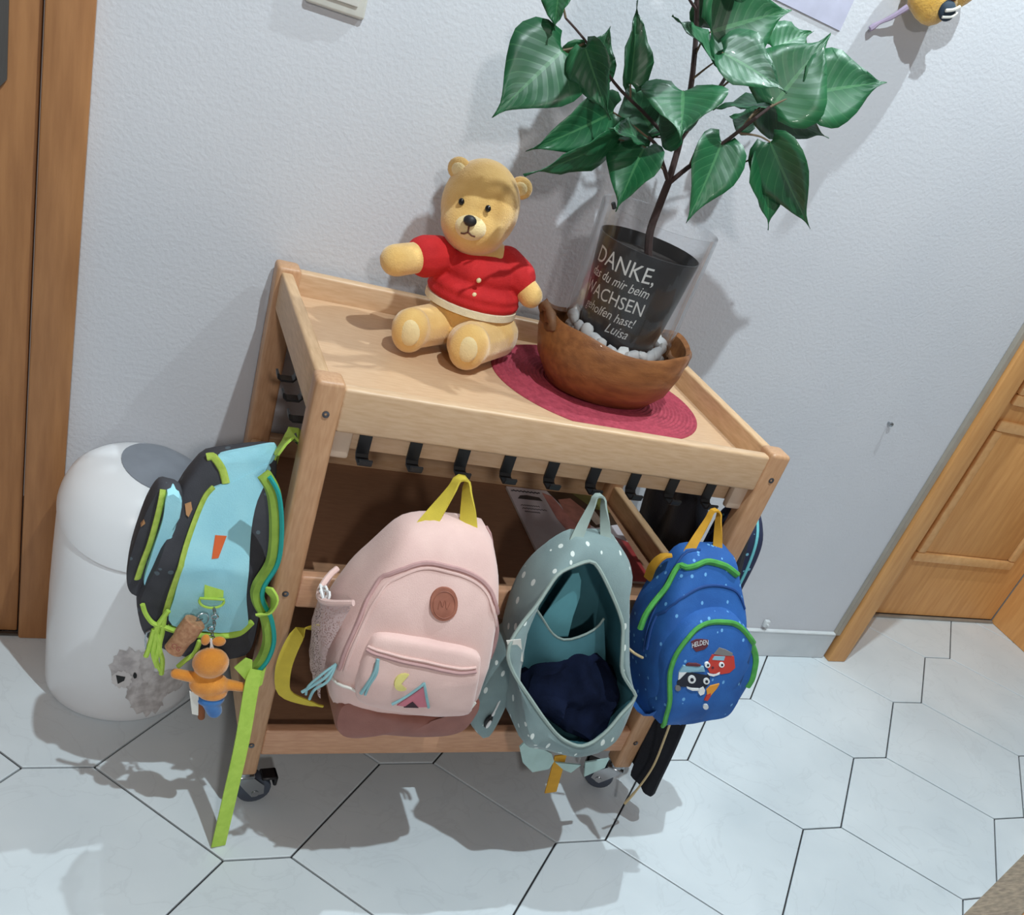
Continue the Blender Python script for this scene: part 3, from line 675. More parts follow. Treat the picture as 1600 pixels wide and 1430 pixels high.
part('main_zip', MB().tube(LBP.path(uv_(q5([(815, 372), (740, 470), (640, 720), (560, 950), (480, 1200), (425, 1420)])), 40, .003), .0062, 8, flatten=.45), M_limez, lb, 'lime main zip')
part('base_zip', MB().tube(LBP.path(uv_(q6([(380, 320), (600, 385), (820, 395), (1050, 375), (1190, 260)])), 24, .003), .0050, 8, flatten=.5), M_lime, lb, 'lime base zip')
part('top_zip', MB().tube(LBP.path(uv_(q5([(760, 130), (820, 125), (880, 210), (915, 335)])), 20, .003), .0050, 8, flatten=.5), M_limez, lb, 'lime top zip')
part('fabric_tab', LBP.decal(uv_(q5([(830, 775), (925, 780), (855, 950), (800, 955)])), .004, .001), mat('tab_orange', (226, 104, 50), .7), lb, 'small orange fabric tab')
# front pocket
fo = uv_(q5([(372, 388), (460, 392), (552, 428), (560, 545), (520, 640), (480, 850), (340, 1200), (250, 1300), (140, 1290), (96, 1180), (110, 1000), (210, 690), (290, 500)]), -.395)
FPK = Puff(fo, .338, .058, wr=.002, seed=23, back=[(.1, .1), (.5, .1), (.75, .16), (.9, .3)], front=[(.97, .5), (1, .75), (.99, .9), (.95, .98), (.7, 1.01), (.2, 1.02)])
fpk = part('front_pocket', FPK.mesh(), M_char, lb)
part('pocket_gusset', FPK.decal(uv_(q5([(430, 402), (545, 440), (530, 600), (475, 850), (345, 1180), (235, 1150), (300, 900), (390, 620)]), -.395), .006, .002, 40, (1, .96, .6, .2, .03)), M_lbl, fpk, 'light blue pocket gusset')
part('pocket_zip', MB().tube(FPK.path(uv_(q5([(395, 395), (360, 560), (290, 820), (235, 970), (185, 1120)]), -.395), 30, .003), .0058, 8, flatten=.45), M_limez, fpk, 'lime pocket zip')
part('fox_patch', FPK.decal(uv_(q5([(215, 700), (250, 668), (238, 640), (212, 690)]), -.395), .001, .001), mat('fox_tan', (190, 140, 96), .8), fpk)
part('fox_patch', LBP.decal(uv_(q5([(580, 520), (630, 505), (640, 560), (610, 620), (590, 600)])), .002, .001), MATS['fox_tan'], lb)
# hanging loop, straps
hk = Vector((-.004, HY[3], HZ+.006))
part('carry_loop', MB().ribbon(catmull([hk+Vector((.012, .0, -.004)), hk+Vector((-.002, -.004, .004)), hk+Vector((-.012, -.01, -.012)), at(441, 690, -.340), at(430, 722, -.352)], 16), .028, .003, (.3, .8, .1)), M_lime, lb)
YS = -.437
st = catmull([at(a, b, YS) for a, b in ((421, 745), (436, 775), (440, 830), (434, 880), (412, 918), (411, 940), (424, 968), (428, 1003), (417, 1034), (398, 1054))], 50)
part('shoulder_strap', MB().ribbon([p+Vector((-.006, .004, 0)) for p in st], .016, .008, (1, .35, 0)), M_olive, lb, 'padded lime shoulder strap')
part('strap_binding', MB().tube(st, .0032, 6), M_teal, lb, 'teal strap binding')
part('strap_keeper', MB().ribbon(catmull([at(418, 918, YS-.004), at(428, 936, YS-.006), at(420, 956, YS-.006), at(402, 962, YS-.004)], 14), .020, .003, (.1, -.5, .6)), M_lime, lb)
part('strap_keeper', MB().prism([at(a, b, YS-.006) for a, b in q6([(1020, 690), (1130, 600), (1195, 622), (1190, 760), (1225, 820), (1160, 845)])], (0, -.002, 0)), M_lime, lb, smooth=False)
part('strap_keeper', MB().prism([at(a, b, YS-.006) for a, b in q6([(1160, 870), (1215, 800), (1300, 720), (1325, 690), (1290, 850), (1180, 940)])], (0, -.002, 0)), M_lime, lb, smooth=False)
sa = at(394, 1068, -.449); sb = at(341, 1322, z=.0025)
part('loose_strap', MB().ribbon(catmull([sa+Vector((.004, .006, .02)), sa, sa.lerp(sb, .33)+Vector((.002, -.004, .0)), sa.lerp(sb, .66)+Vector((.001, -.003, -.004)), sb], 24), .0215, .002, (1, .25, 0)), M_lime, lb, 'long loose lime strap end')
# zip pulls in a bunch at the lower corner
for a in ([(390, 150), (300, 280), (260, 450), (240, 560), (280, 690)], [(350, 200), (330, 350), (300, 500), (330, 620), (320, 760)], [(140, 90), (170, 180), (240, 270), (330, 300), (430, 340)], [(250, 330), (220, 430), (190, 540), (170, 590)], [(330, 230), (270, 330), (300, 460), (270, 620), (310, 720)], [(690, 440), (640, 560), (560, 620), (480, 690)]):
    pull([at(x_, y_, -.426) for x_, y_ in q6(a)], M_lime, lb, .0034)
part('pull_ring', MB().tube([at(x_, y_, -.426) for x_, y_ in q6([(220, 340), (180, 360), (165, 430), (175, 520)])], .0012, 6), M_chrome, lb)
# D-ring tab
t1 = at(*q5([(815, 1290)])[0], -.419)
part('ring_tab', MB().ribbon([at(*q5([(820, 1140)])[0], -.4145), t1], .024, .003, (1, 0, 0)), M_lime, lb)
rc = at(*q6([(805, 60)])[0], -.421)
part('strap_ring', MB().tube([rc+Vector((.0155*cos(a), 0, -.011*sin(a))) for a in [pi*k/12 for k in range(13)]]+[rc+Vector((-.0155, 0, .004)), rc+Vector((.0155, 0, .004))], .0018, 6, closed=True), M_lime, lb)

# cork key ring and orange plush key ring on the D-ring
ck = thing('cork_key_ring', 'wine cork key ring hanging from the light blue backpack', 'key ring', at(300, 1010, -.440))
ca_, cb_ = at(*q6([(650, 250)])[0], -.438), at(*q6([(430, 540)])[0], -.444)
part('cork', MB().tube([ca_, ca_.lerp(cb_, .03), ca_.lerp(cb_, .45), ca_.lerp(cb_, .6), ca_.lerp(cb_, .97), cb_], [.0125, .0145, .0145, .0125, .0128, .011], 18), mat('cork', (186, 142, 108), .9, vs=160, c2=(160, 112, 82), bump=.4, bs=300), ck)
tmc = text_mesh('CG', .010); ax_ = (cb_-ca_).normalized(); nn_ = Vector((-.35, -.93, .1)); nn_ = (nn_-ax_*nn_.dot(ax_)).normalized(); sd_ = ax_.cross(nn_)
if sd_.x < 0: sd_ = -sd_
for v in tmc.v: p = ca_.lerp(cb_, .80)+nn_*.0142+sd_*v.x*.9-ax_*v.y; v.x, v.y, v.z = p
part('stamp', tmc, mat('stamp_red', (150, 76, 70), .9), ck, smooth=False)
def ring(c, r, n_, r2=.0009): 
    n_ = Vector(n_).normalized(); a = n_.orthogonal().normalized(); b = n_.cross(a)
    return MB().tube([c+a*r*cos(2*pi*k/16)+b*r*sin(2*pi*k/16) for k in range(16)], r2, 6, closed=True)
rg = at(*q6([(720, 230)])[0], -.430); part('split_ring', ring(rg, .008, (.3, -.9, .3)), M_chrome, ck)
part('eyelet', MB().tube([rg, ca_], .0009, 6), M_chrome, ck)
pc = at(*q6([(795, 650)])[0], -.444)
pk_ = thing('plush_key_ring', 'small orange plush animal with blue trousers dangling from the light blue backpack', 'key ring', at(330, 1080, -.444))
M_oran = mat('orange_plush', (230, 150, 52), .95, vs=60, c2=(214, 132, 40), sheen=.6, bump=.5, bs=700)
M_btro = mat('blue_felt', (60, 124, 192), .95, vs=50, c2=(42, 100, 168), sheen=.4, bump=.3, bs=700)
M_orb = mat('brown_felt', (150, 92, 58), .95)
def remesh(o, vox=.003, it=4):
    m_ = o.modifiers.new('r', 'REMESH'); m_.mode = 'VOXEL'; m_.voxel_size = vox; m_.use_smooth_shade = True
    s_ = o.modifiers.new('s', 'SMOOTH'); s_.factor = .5; s_.iterations = it
def Q(x_, y_, y=-.444): return at(*q6([(x_, y_)])[0], y)
hb_ = MB().ell(pc, (.0245, .018, .0235)).ell(Q(780, 860), (.027, .016, .020)).capsule(Q(680, 800), Q(460, 755), .0085, .0075).capsule(Q(880, 850), Q(1120, 885), .009, .007).ell(Q(810, 930), (.021, .015, .012))
remesh(part('body', hb_, M_oran, pk_), .0022, 3)
part('ear', MB().ell(Q(745, 430, -.440), (.006, .004, .009)), M_oran, pk_); part('ear', MB().ell(Q(875, 445, -.440), (.009, .004, .008)), M_oran, pk_)
tr_ = MB().ell(Q(790, 990), (.020, .014, .012)).capsule(Q(790, 1010), Q(830, 1110), .013, .011)
remesh(part('trousers', tr_, M_btro, pk_), .0022, 3)
part('foot', MB().capsule(Q(710, 1040, -.438), Q(705, 1170, -.438), .0045, .005), M_orb, pk_)
part('care_label', MB().prism([Q(590, 920, -.450), Q(680, 945, -.450), Q(675, 1155, -.450), Q(615, 1140, -.450)], (0, -.0008, 0)), M_whitep, pk_, smooth=False)
for a in ([(790, 530), (800, 480), (795, 430)], [(825, 530), (805, 470), (800, 420)]): part('cord', MB().tube([Q(*p_, -.440) for p_ in a], .0014, 6), M_wht, pk_)
for k, p_ in enumerate(([800, 410], [810, 370], [800, 325], [830, 270], [835, 210], [830, 150])): part('chain_link', ring(Q(*p_, -.432), .0042, (1, .2, 0) if k % 2 else (0, 1, .2), .001), M_chrome, pk_)

# ------------------------------------------------------------------ clothes and bag on the right end
M_navy = mat('navy_cloth', (30, 34, 48), .9, vs=20, c2=(22, 25, 38), bump=.3, bs=300, sheen=.2)
def garment(name, label, y0, y1, z0, z1, x0, th, m, seed, taper=0, swing=0):
    rings = []; n = 40
    for i in range(26):
        t = i/25; z = z1+(z0-z1)*t; k = min(1, .25+t*2.2) if i else .12
        ym = (y0+y1)/2+swing*t; hw = (y1-y0)/2*(.35+.65*min(1, t*3.0))*(1+taper*t)
        ring_ = []
        for j in range(n):
            a = 2*pi*j/n; fx = th/2*(1+.35*sin(3*a+seed+2*t)+.25*sin(7*a+seed*2))*(.4+.6*min(1, t*4))
            ring_.append(Vector((x0+th*.5+fx*cos(a)*.9+.004*sin(9*t+seed), ym+hw*sin(a)+.004*sin(12*t+seed+a), z+.006*sin(2*a+seed)*t)))
        rings.append(ring_)
    return solo(name, MB().loft(rings), m, label, 'garment', (x0, (y0+y1)/2, z0))
garment('dark_jacket', 'black jacket hanging on the right end of the trolley, behind the blue backpack', -.270, -.075, .29, .638, W+.010, .045, M_navy, 1.2, .05)
garment('dark_trousers', 'long dark trousers hanging down to the floor on the right end of the trolley', -.395, -.295, .065, .636, W+.008, .040, mat('black_cloth', (24, 27, 36), .9, vs=24, c2=(18, 20, 28), bump=.3, bs=300), 2.4, .0, -.085)
M_flor = mat('floral_cloth', (34, 42, 74), .8, vs=30, c2=(26, 32, 58))
speckle(M_flor, (196, 120, 130), 75, .26, (1, 1, 1), (pi/2, .5, 0), .3); speckle(M_flor, (110, 170, 190), 90, .26, (1, 1, 1), (pi/2, .8, .4), .3)
fl = thing('floral_backpack', 'dark blue flower-print backpack with turquoise edge, mostly hidden behind the right post', 'backpack', (.84, -.27, .3))
FB = Puff([(-.345, .31), (-.295, .295), (-.255, .31), (-.240, .42), (-.245, .53), (-.265, .575), (-.295, .585), (-.325, .575), (-.35, .535), (-.357, .42)], W+.064, .04, mp=lambda u, v, w_: Vector((w_, u, v)), wr=.002, seed=31)
part('body', FB.mesh(), M_flor, fl)
part('piping', MB().tube([FB.pt(k, 1.004, .5) for k in range(72)], .0030, 6, closed=True), mat('turquoise_piping', (110, 196, 204), .7), fl, 'turquoise piping')
part('carry_loop', MB().ribbon(catmull([(W+.08, -.31, .58), (W+.04, -.31, .62), (W+.0, HY[2], HZ+.006), (W+.04, -.29, .62), (W+.08, -.28, .58)], 16), .016, .003, (0, .3, 1)), MATS['floral_cloth'], fl)

# ------------------------------------------------------------------ magazine on the middle shelf
mg = thing('magazine', 'glossy magazine with a pale cover lying on the middle shelf behind the grey-green backpack', 'magazine', (.57, -.17, .421))
MZ = .4205; mA = Vector((.474, -.036, 0)); mX = Vector((.999, .02, 0)); mY = Vector((-.06, -.998, 0))
def mq(u, v, z=0): p = mA+mX*u+mY*v; return Vector((p.x, p.y, MZ+z))
def mrect(u0, v0, u1, v1, z0, z1): return MB().prism([mq(u0, v0, z0), mq(u1, v0, z0), mq(u1, v1, z0), mq(u0, v1, z0)], (0, 0, z1-z0))
part('pages', mrect(0, 0, .205, .285, .0002, .004), mat('magazine_paper', (220, 220, 222), .5), mg, smooth=False)
part('cover', mrect(0, 0, .205, .285, .0041, .0048), mat('magazine_cover', (226, 222, 228), .25, vs=9, c2=(212, 200, 208)), mg, smooth=False)
def blob(nm, pts, c, z): part(nm, MB().prism([mq(u, v, z) for u, v in pts], (0, 0, .0002)), mat('ink_'+nm, c, .3, vs=40, var=.35), mg, smooth=False)
blob('hair', [(.085, .0), (.205, .0), (.205, .10), (.15, .12), (.11, .08)], (62, 44, 30), .0049)
blob('face', [(.10, .03), (.13, .02), (.15, .06), (.14, .12), (.115, .13), (.10, .08)], (206, 140, 124), .0051)
blob('hand', [(.072, .01), (.09, .02), (.10, .07), (.12, .16), (.09, .17), (.075, .10)], (216, 146, 136), .0052)
blob('shirt', [(.04, .20), (.10, .15), (.16, .13), (.205, .16), (.205, .285), (.05, .285)], (176, 66, 66), .0050)
blob('leaves', [(.14, .0), (.205, .0), (.205, .06), (.17, .05)], (112, 116, 62), .0053)
blob('cup', [(.145, .06), (.17, .055), (.175, .10), (.155, .11)], (220, 206, 190), .0054)
blob('castle', [(.012, .042), (.02, .03), (.035, .026), (.06, .030), (.064, .042)], (70, 66, 70), .0050)
M_ink = mat('ink_black', (40, 38, 44), .4)
for k, (u0, u1, v, th_) in enumerate(((.006, .066, .014, .0022), (.012, .05, .064, .0011), (.012, .062, .075, .0011), (.014, .045, .086, .0011))):
    part('cover_line', MB().tube([mq(u0+(u1-u0)*i/24, v+.0022*sin(i*2.1+k), .0050) for i in range(25)], th_*.6, 5), M_ink, mg)

# ------------------------------------------------------------------ bin with a dog picture
M_bin = mat('white_plastic', (240, 242, 245), .3, vs=4, var=.02)
bx, by = -.155, -.128
bn = thing('dome_bin', 'white dome-lidded plastic bin with a dog picture standing beside the left door', 'bin', (bx, by, 0), fr='W')
BA, BB = .118, .108
def bring(s, z, dx=0): return [Vector((bx+dx+BA*s*cos(2*pi*k/64), by+BB*s*sin(2*pi*k/64), z)) for k in range(64)]
BT = .38; SZ = .345
def tilt_ring(s_, z, k): return [Vector((p.x, p.y, p.z+k*tan_*(p.y-by))) for p in bring(s_, z)]
tan_ = math.tan(BT)
body = part('body', MB().loft([tilt_ring(*a) for a in ((.70, .001, 0), (.955, .001, 0), (.98, .005, 0), (1.0, .018, 0), (1.015, .12, 0), (1.012, .20, .1), (1.0, .27, .45), (.985, .33, .95), (.965, .343, 1), (.90, .345, 1))]), M_bin, bn)
lidp = [(.96, 0), (.99, .003), (.99, .009), (.965, .024), (.90, .045), (.80, .060), (.64, .073), (.44, .081), (.2, .0845), (.02, .085)]
lid = MB().loft([[Vector((p.x, p.y, p.z+tan_*(p.y-by)*(1-.75*min(1, z/.085)))) for p in bring(s_, SZ+z)] for s_, z in lidp])
lido = part('lid', lid, M_bin, bn)
# swing flap: grey disc lying on the dome, turned to the right and front
def dome(u, v):
    q = sqrt((u/BA)**2+(v/BB)**2); z = .085
    for (a, za), (b, zb) in zip(lidp[2:], lidp[3:]):
        if a >= q >= b: z = za+(zb-za)*(a-q)/(a-b+1e-9); break
    return Vector((bx+u, by+v, SZ+z+tan_*v*(1-.75*min(1, z/.085))))
fl_c = (.032, .014)
fr_ = [[dome(fl_c[0]+.066*s*cos(2*pi*k/40), fl_c[1]+.068*s*sin(2*pi*k/40))+Vector((0, 0, h)) for k in range(40)] for s, h in ((1, -.002), (1, .0018), (.8, .002), (.4, .0025), (.02, .0025))]
part('flap', MB().loft(fr_), mat('grey_plastic', (140, 146, 156), .45), lido, 'round grey swing flap')
# the dog picture printed on the wall of the bin
M_dogw = mat('dog_fur_white', (222, 218, 218), .6, vs=60, c2=(176, 170, 172), bump=.0); M_dogg = mat('dog_fur_grey', (178, 172, 172), .6, vs=70, c2=(220, 216, 216))
def onbin(px, py, off=.0):
    d = at(px, py, y=0, fr='W')-CAM; best = None
    a2 = (d.x/BA)**2+(d.y/BB)**2; ex, ey = CAM.x-bx, CAM.y-by
    b2 = 2*(ex*d.x/BA**2+ey*d.y/BB**2); k_ = 1.0137+off/BA; c2_ = (ex/BA)**2+(ey/BB)**2-k_*k_
    disc = b2*b2-4*a2*c2_
    if disc < 0: t = -b2/(2*a2)
    else: t = (-b2-sqrt(disc))/(2*a2)
    return CAM+d*t
def binprint(nm, pts, m, off):
    c = (sum(p[0] for p in pts)/len(pts), sum(p[1] for p in pts)/len(pts))
    rr = [[onbin(c[0]+(p[0]-c[0])*s, c[1]+(p[1]-c[1])*s, off) for p in pts] for s in (1, .7, .4, .05)]
    part(nm, MB().loft(rr), m, body)
def fluffy(cx, cy, rx, ry, n=36, amp=.14, seed=0): return [(cx+rx*cos(2*pi*k/n)*(1+amp*sin(k*2.7+seed)*cos(k*1.3)), cy+ry*sin(2*pi*k/n)*(1+amp*sin(k*2.1+seed))) for k in range(n)]
binprint('dog_body', fluffy(228, 1085, 30, 32, seed=2), M_dogg, .0006)
binprint('dog_back', fluffy(258, 1065, 28, 18, seed=4), M_dogg, .0008)
binprint('dog_head', fluffy(202, 1045, 30, 30, seed=1), M_dogw, .0012)
binprint('dog_ear', fluffy(230, 1040, 12, 24, seed=3), M_dogg, .0016)
binprint('dog_muzzle', fluffy(190, 1062, 16, 13, seed=5), mat('dog_muzzle', (224, 220, 220), .6, vs=90), .0018)
binprint('dog_nose', [(181, 1055), (196, 1058), (194, 1064), (184, 1069)], M_hook, .0024)
binprint('dog_eye', fluffy(211, 1056, 3, 5, 10), M_hook, .0024)

# ------------------------------------------------------------------ on the tray: plush bear
TZ = .699
M_fur = mat('honey_plush', (232, 190, 118), .95, vs=40, c2=(222, 176, 102), sheen=.5, bump=.5, bs=500)
M_cream = mat('cream_plush', (240, 214, 160), .95, vs=40, sheen=.5, bump=.4, bs=500)
M_red = mat('red_knit', (204, 34, 36), .85, vs=30, c2=(184, 24, 28), bump=.4, bs=600)
br = thing('teddy_bear', 'honey-coloured plush teddy bear in a red jumper sitting on the tray against the wall', 'plush toy', (.28, -.12, TZ))
hc = at(751, 322, -.112); bc = at(738, 468, -.120)
bd_ = MB()
bd_.ell(hc, (.0575, .050, .064), nu=24, nv=16).ell(hc+Vector((-.006, -.012, -.022)), (.050, .044, .044), nu=24, nv=16)
bd_.ell(bc+Vector((.004, .004, -.004)), (.066, .056, .066), nu=24, nv=16).ell(bc+Vector((0, .01, .045)), (.052, .042, .05)).ell(at(745, 510, -.125), (.068, .056, .042))
aL0, aL1 = at(686, 398, -.118), at(618, 407, -.150); aR0, aR1 = at(792, 412, -.120), at(829, 462, -.150)
bd_.capsule(aL0, aL1, .021, .0225).capsule(aR0, aR1, .021, .019)
fL, fR = at(645, 508, -.168), at(731, 542, -.195)
fL.z = TZ+.036; fR.z = TZ+.038
bd_.capsule(at(690, 505, -.125), fL, .032, .030).capsule(at(775, 525, -.13), fR, .034, .033).ell(fL+Vector((-.006, -.014, .002)), (.028, .022, .034)).ell(fR+Vector((-.004, -.014, .002)), (.031, .022, .036))
for k in range(len(bd_.v)):
    v = bd_.v[k]; v.y = min(v.y, -.034); v.z = max(v.z, TZ+.0015)
body = part('body', bd_, M_fur, br); remesh(body, .0032, 6)
sh = MB().ell(bc+Vector((0, .008, .045)), (.062, .056, .036), nu=24, nv=14).ell(bc+Vector((0, .002, .020)), (.071, .063, .021), nu=24, nv=12).ell(bc+Vector((0, .002, .008)), (.073, .064, .020), nu=24, nv=12)
sh.capsule(aL0, aL0.lerp(aL1, .32), .027, .030).capsule(aR0, aR0.lerp(aR1, .42), .026, .029)
for v in sh.v: v.y = min(v.y, -.030)
hem_c = bc+Vector((0, .002, -.004))
hemr = [[hem_c+Vector((.0725*k_*cos(2*pi*i/48), min(.0640*k_*sin(2*pi*i/48), -.034-hem_c.y), dz)) for i in range(48)] for k_, dz in ((.93, .006), (.985, .005), (.985, -.005), (.93, -.006))]
sho = part('jumper', sh, M_red, br, 'red knitted jumper'); remesh(sho, .003, 3)
part('knitted_hem', MB().loft(hemr), mat('cream_knit', (236, 222, 190), .9, vs=80, bump=.4, bs=600), sho, 'cream knitted hem')
Fd = Vector((-.42, -.90, .02)).normalized(); Rt = Vector((.90, -.42, .10)).normalized(); Rt = (Rt-Fd*Rt.dot(Fd)).normalized(); Up = Fd.cross(Rt); Up = -Up if Up.z < 0 else Up
Fm = Matrix((Rt, Fd, Up)).transposed()
def hp(r_, u_, f_): return hc+Rt*r_+Up*u_+Fd*f_
def proj_face(r_, u_, extra=0):
    f = .053*sqrt(max(.05, 1-(r_/.058)**2-(u_/.066)**2)); return hp(r_, u_, f+extra)
mz = hp(-.004, -.022, .046); part('muzzle', MB().ell(mz, (.024, .018, .019), Fm, 20, 12), M_cream, br, 'cream muzzle')
part('nose', MB().ell(hp(-.004, -.011, .0655), (.0095, .006, .0075), Fm, 14, 8), mat('nose_thread', (30, 30, 36), .5), br)
part('mouth_stitch', MB().tube([hp(-.004, -.018, .0665), hp(-.004, -.027, .0645)], .0011, 6).tube(catmull([hp(-.014, -.031, .060), hp(-.009, -.030, .0632), hp(-.004, -.027, .0645), hp(.001, -.030, .0632), hp(.006, -.031, .060)], 14), .0011, 6), mat('mouth_thread', (96, 50, 34), .7), br)
for s_ in (-1, 1): part('eye', MB().ell(proj_face(s_*.019-.003, .008, .002), (.0042, .003, .0048), Fm, 12, 8), mat('button_black', (18, 16, 16), .2), br)
for s_, p_ in ((-1, at(718, 264, -.105)), (1, at(814, 294, -.095))):
    e = part('ear', MB().ell(p_, (.017, .010, .016), Fm, 16, 10), M_fur, br); part('ear_lining', MB().ell(p_+Fd*.006, (.011, .006, .010), Fm, 14, 8), M_cream, e)
for f_ in (fL, fR): part('foot_pad', MB().ell(f_+Vector((-.012, -.031, .004)), (.015, .006, .019), Fm, 16, 8), M_cream, br)
for t_ in (.010, -.012): part('button', MB().ell(bc+Vector((-.020, -.057+abs(t_)*.2, .036+t_)), (.0038, .0026, .0038), None, 10, 6), mat('button_cream', (236, 216, 170), .4), sho)

# ------------------------------------------------------------------ placemat, bowl, glass, pot, pebbles
M_mat = mat('raspberry_weave', (176, 66, 84), .85, vs=120, c2=(150, 50, 68), bump=.5, bs=700)
mc = Vector((.494, -.186, TZ)); prof = [(.0005, .001)]
for k in range(26):
    r0 = .178*k/26; prof += [(max(.001, r0), .0018), (r0+.0034, .0038)]
prof += [(.178, .0016), (.1785, .0003), (.001, .0002)]
mo = solo('oval_placemat', MB().lathe(prof, mc, 72, M=Matrix.Diagonal((1, .89, 1))), M_mat, 'oval raspberry woven placemat on the tray under the wooden bowl', 'placemat', mc)
MT = TZ+.0042
bw = thing('wooden_bowl', 'rustic carved wooden bowl with lug handles holding the glass, standing on the placemat', 'bowl', (.485, -.195, MT))
M_bowl = mat('teak', (150, 98, 56), .5, vs=10, c2=(120, 74, 40), stretch=(2, 9, 9), bump=.25, bs=60, coat=.15)
BC = Vector((.484, -.198, MT)); BR = Matrix.Rotation(-.10, 3, 'Z')
def bwl(a, b, z, tilt=1, n=56, wob=.02, pw=.85):
    out = []
    for k in range(n):
        t = 2*pi*k/n; c_, s_ = cos(t), sin(t); e = 1+wob*sin(3*t+1)
        xx = a*abs(c_)**pw*(1 if c_ > 0 else -1)*e; yy = b*abs(s_)**pw*(1 if s_ > 0 else -1)*e
        lift = tilt*(.016*abs(c_)**3-.006*s_+.004*sin(5*t))
        out.append(BC+BR @ Vector((xx, yy, z+lift)))
    return out
rings = [bwl(.02, .02, 0, 0), bwl(.070, .052, .0, 0), bwl(.086, .066, .004, .1), bwl(.107, .090, .030, .3), bwl(.117, .099, .060, .6), bwl(.120, .102, .092, 1), bwl(.117, .099, .097, 1), bwl(.112, .0935, .092, 1), bwl(.108, .091, .056, .6), bwl(.097, .079, .030, .2), bwl(.07, .055, .022, 0), bwl(.02, .02, .021, 0)]
part('bowl_body', MB().loft(rings), M_bowl, bw)
M_bark = mat('bark_wood', (122, 84, 54), .7, vs=22, c2=(84, 54, 34), bump=.5, bs=120)
for s_, hh in ((-1, .010), (1, .0)):
    c_ = BC+BR @ Vector((s_*.116, .004*s_, .090+hh)); path = [c_+BR @ Vector((s_*.005*sin(t), .030*cos(t), .013*sin(t)-.002)) for t in [2*pi*k/22 for k in range(22)]]
    part('lug_handle', MB().tube(path, [.0068+.0012*sin(k*1.7) for k in range(22)], 10, closed=True), M_bark, bw, 'bark-edged lug handle')
# glass
def glass_mat():
    m = bpy.data.materials.new('clear_glass'); m.use_nodes = True; nt = m.node_tree; N = nt.nodes; L = nt.links
    N.remove(N['Principled BSDF']); out = N['Material Output']
    t = N.new('ShaderNodeBsdfTransparent'); t.inputs[0].default_value = (.99, .992, .995, 1); g = N.new('ShaderNodeBsdfGlossy'); g.inputs['Roughness'].default_value = .03
    lw = N.new('ShaderNodeLayerWeight'); lw.inputs[0].default_value = .5; pw = N.new('ShaderNodeMath'); pw.operation = 'POWER'; pw.inputs[1].default_value = 3; L.new(lw.outputs['Facing'], pw.inputs[0])
    fr = N.new('ShaderNodeMath'); fr.operation = 'MULTIPLY_ADD'; fr.inputs[1].default_value = .75; fr.inputs[2].default_value = .03; L.new(pw.outputs[0], fr.inputs[0]); mx = N.new('ShaderNodeMixShader')
    L.new(fr.outputs[0], mx.inputs[0]); L.new(t.outputs[0], mx.inputs[1]); L.new(g.outputs[0], mx.inputs[2]); L.new(mx.outputs[0], out.inputs[0]); return m
M_glass = glass_mat()
VC = Vector((.486, -.196, 0)); VZ0, VZ1 = MT+.0225, .979
solo('glass_vase', MB().lathe([(.001, VZ0), (.076, VZ0), (.082, VZ0+.003), (.0845, VZ0+.010), (.0890, VZ1-.002), (.0885, VZ1), (.0868, VZ1-.001), (.0822, VZ0+.012), (.078, VZ0+.005), (.001, VZ0+.004)], VC, 64), M_glass, 'tall clear glass cylinder around the black plant pot, standing in the wooden bowl', 'vase', (VC.x, VC.y, VZ0))
PZ0, PZ1 = .762, .938
def pot_r(z): return .0535+.0235*min(1, max(0, (z-PZ0)/(PZ1-PZ0)))**.8
pp = [(.001, PZ0), (.051, PZ0), (.0535, PZ0+.004)]+[(pot_r(PZ0+.004+(PZ1-PZ0-.004)*k/8), PZ0+.004+(PZ1-PZ0-.004)*k/8) for k in range(1, 9)]+[(.0755, PZ1), (.073, PZ1-.02), (.001, PZ1-.022)]
pt_ = thing('black_pot', 'black flower pot with white handwriting inside the glass cylinder', 'plant pot', (VC.x, VC.y, PZ0))
po_ = part('pot_body', MB().lathe(pp, VC, 56), mat('black_ceramic', (44, 45, 48), .38, vs=12, c2=(38, 39, 42)), pt_)
part('soil', MB().lathe([(.001, PZ1-.024), (.0725, PZ1-.026), (.0725, PZ1-.019), (.04, PZ1-.0165), (.001, PZ1-.015)], VC, 40), mat('soil', (40, 32, 28), .95, vs=90, bump=.6, bs=160), pt_)
M_chalk = mat('chalk_white', (214, 216, 214), .8)
def curve_text(txt, size, z, ang, shear=0, slope=0, jit=.0006, squash=.9):
    tm = text_mesh(txt, size)
    for v in tm.v:
        x_ = (v.x*squash+v.y*shear); zz = z+v.y+slope*x_+jit*sin(v.x*160+z*900); r_ = pot_r(zz)+.0007; a = ang+x_/r_
        v.x, v.y, v.z = VC.x+r_*cos(a), VC.y+r_*sin(a), zz
    return part('handwriting', tm, M_chalk, pt_, smooth=False)
A0 = atan2(CAM.y-VC.y, CAM.x-VC.x)-.36
curve_text('DANKE,', .033, .900, A0, .06)
curve_text('das du mir beim', .020, .880, A0-.02, .25, squash=.8)
curve_text('WACHSEN', .027, .853, A0-.06, .06, squash=.85)
curve_text('geholfen hast!', .020, .832, A0-.03, .25, squash=.82)
curve_text('Luisa', .021, .813, A0+.34, .3, squash=.85)
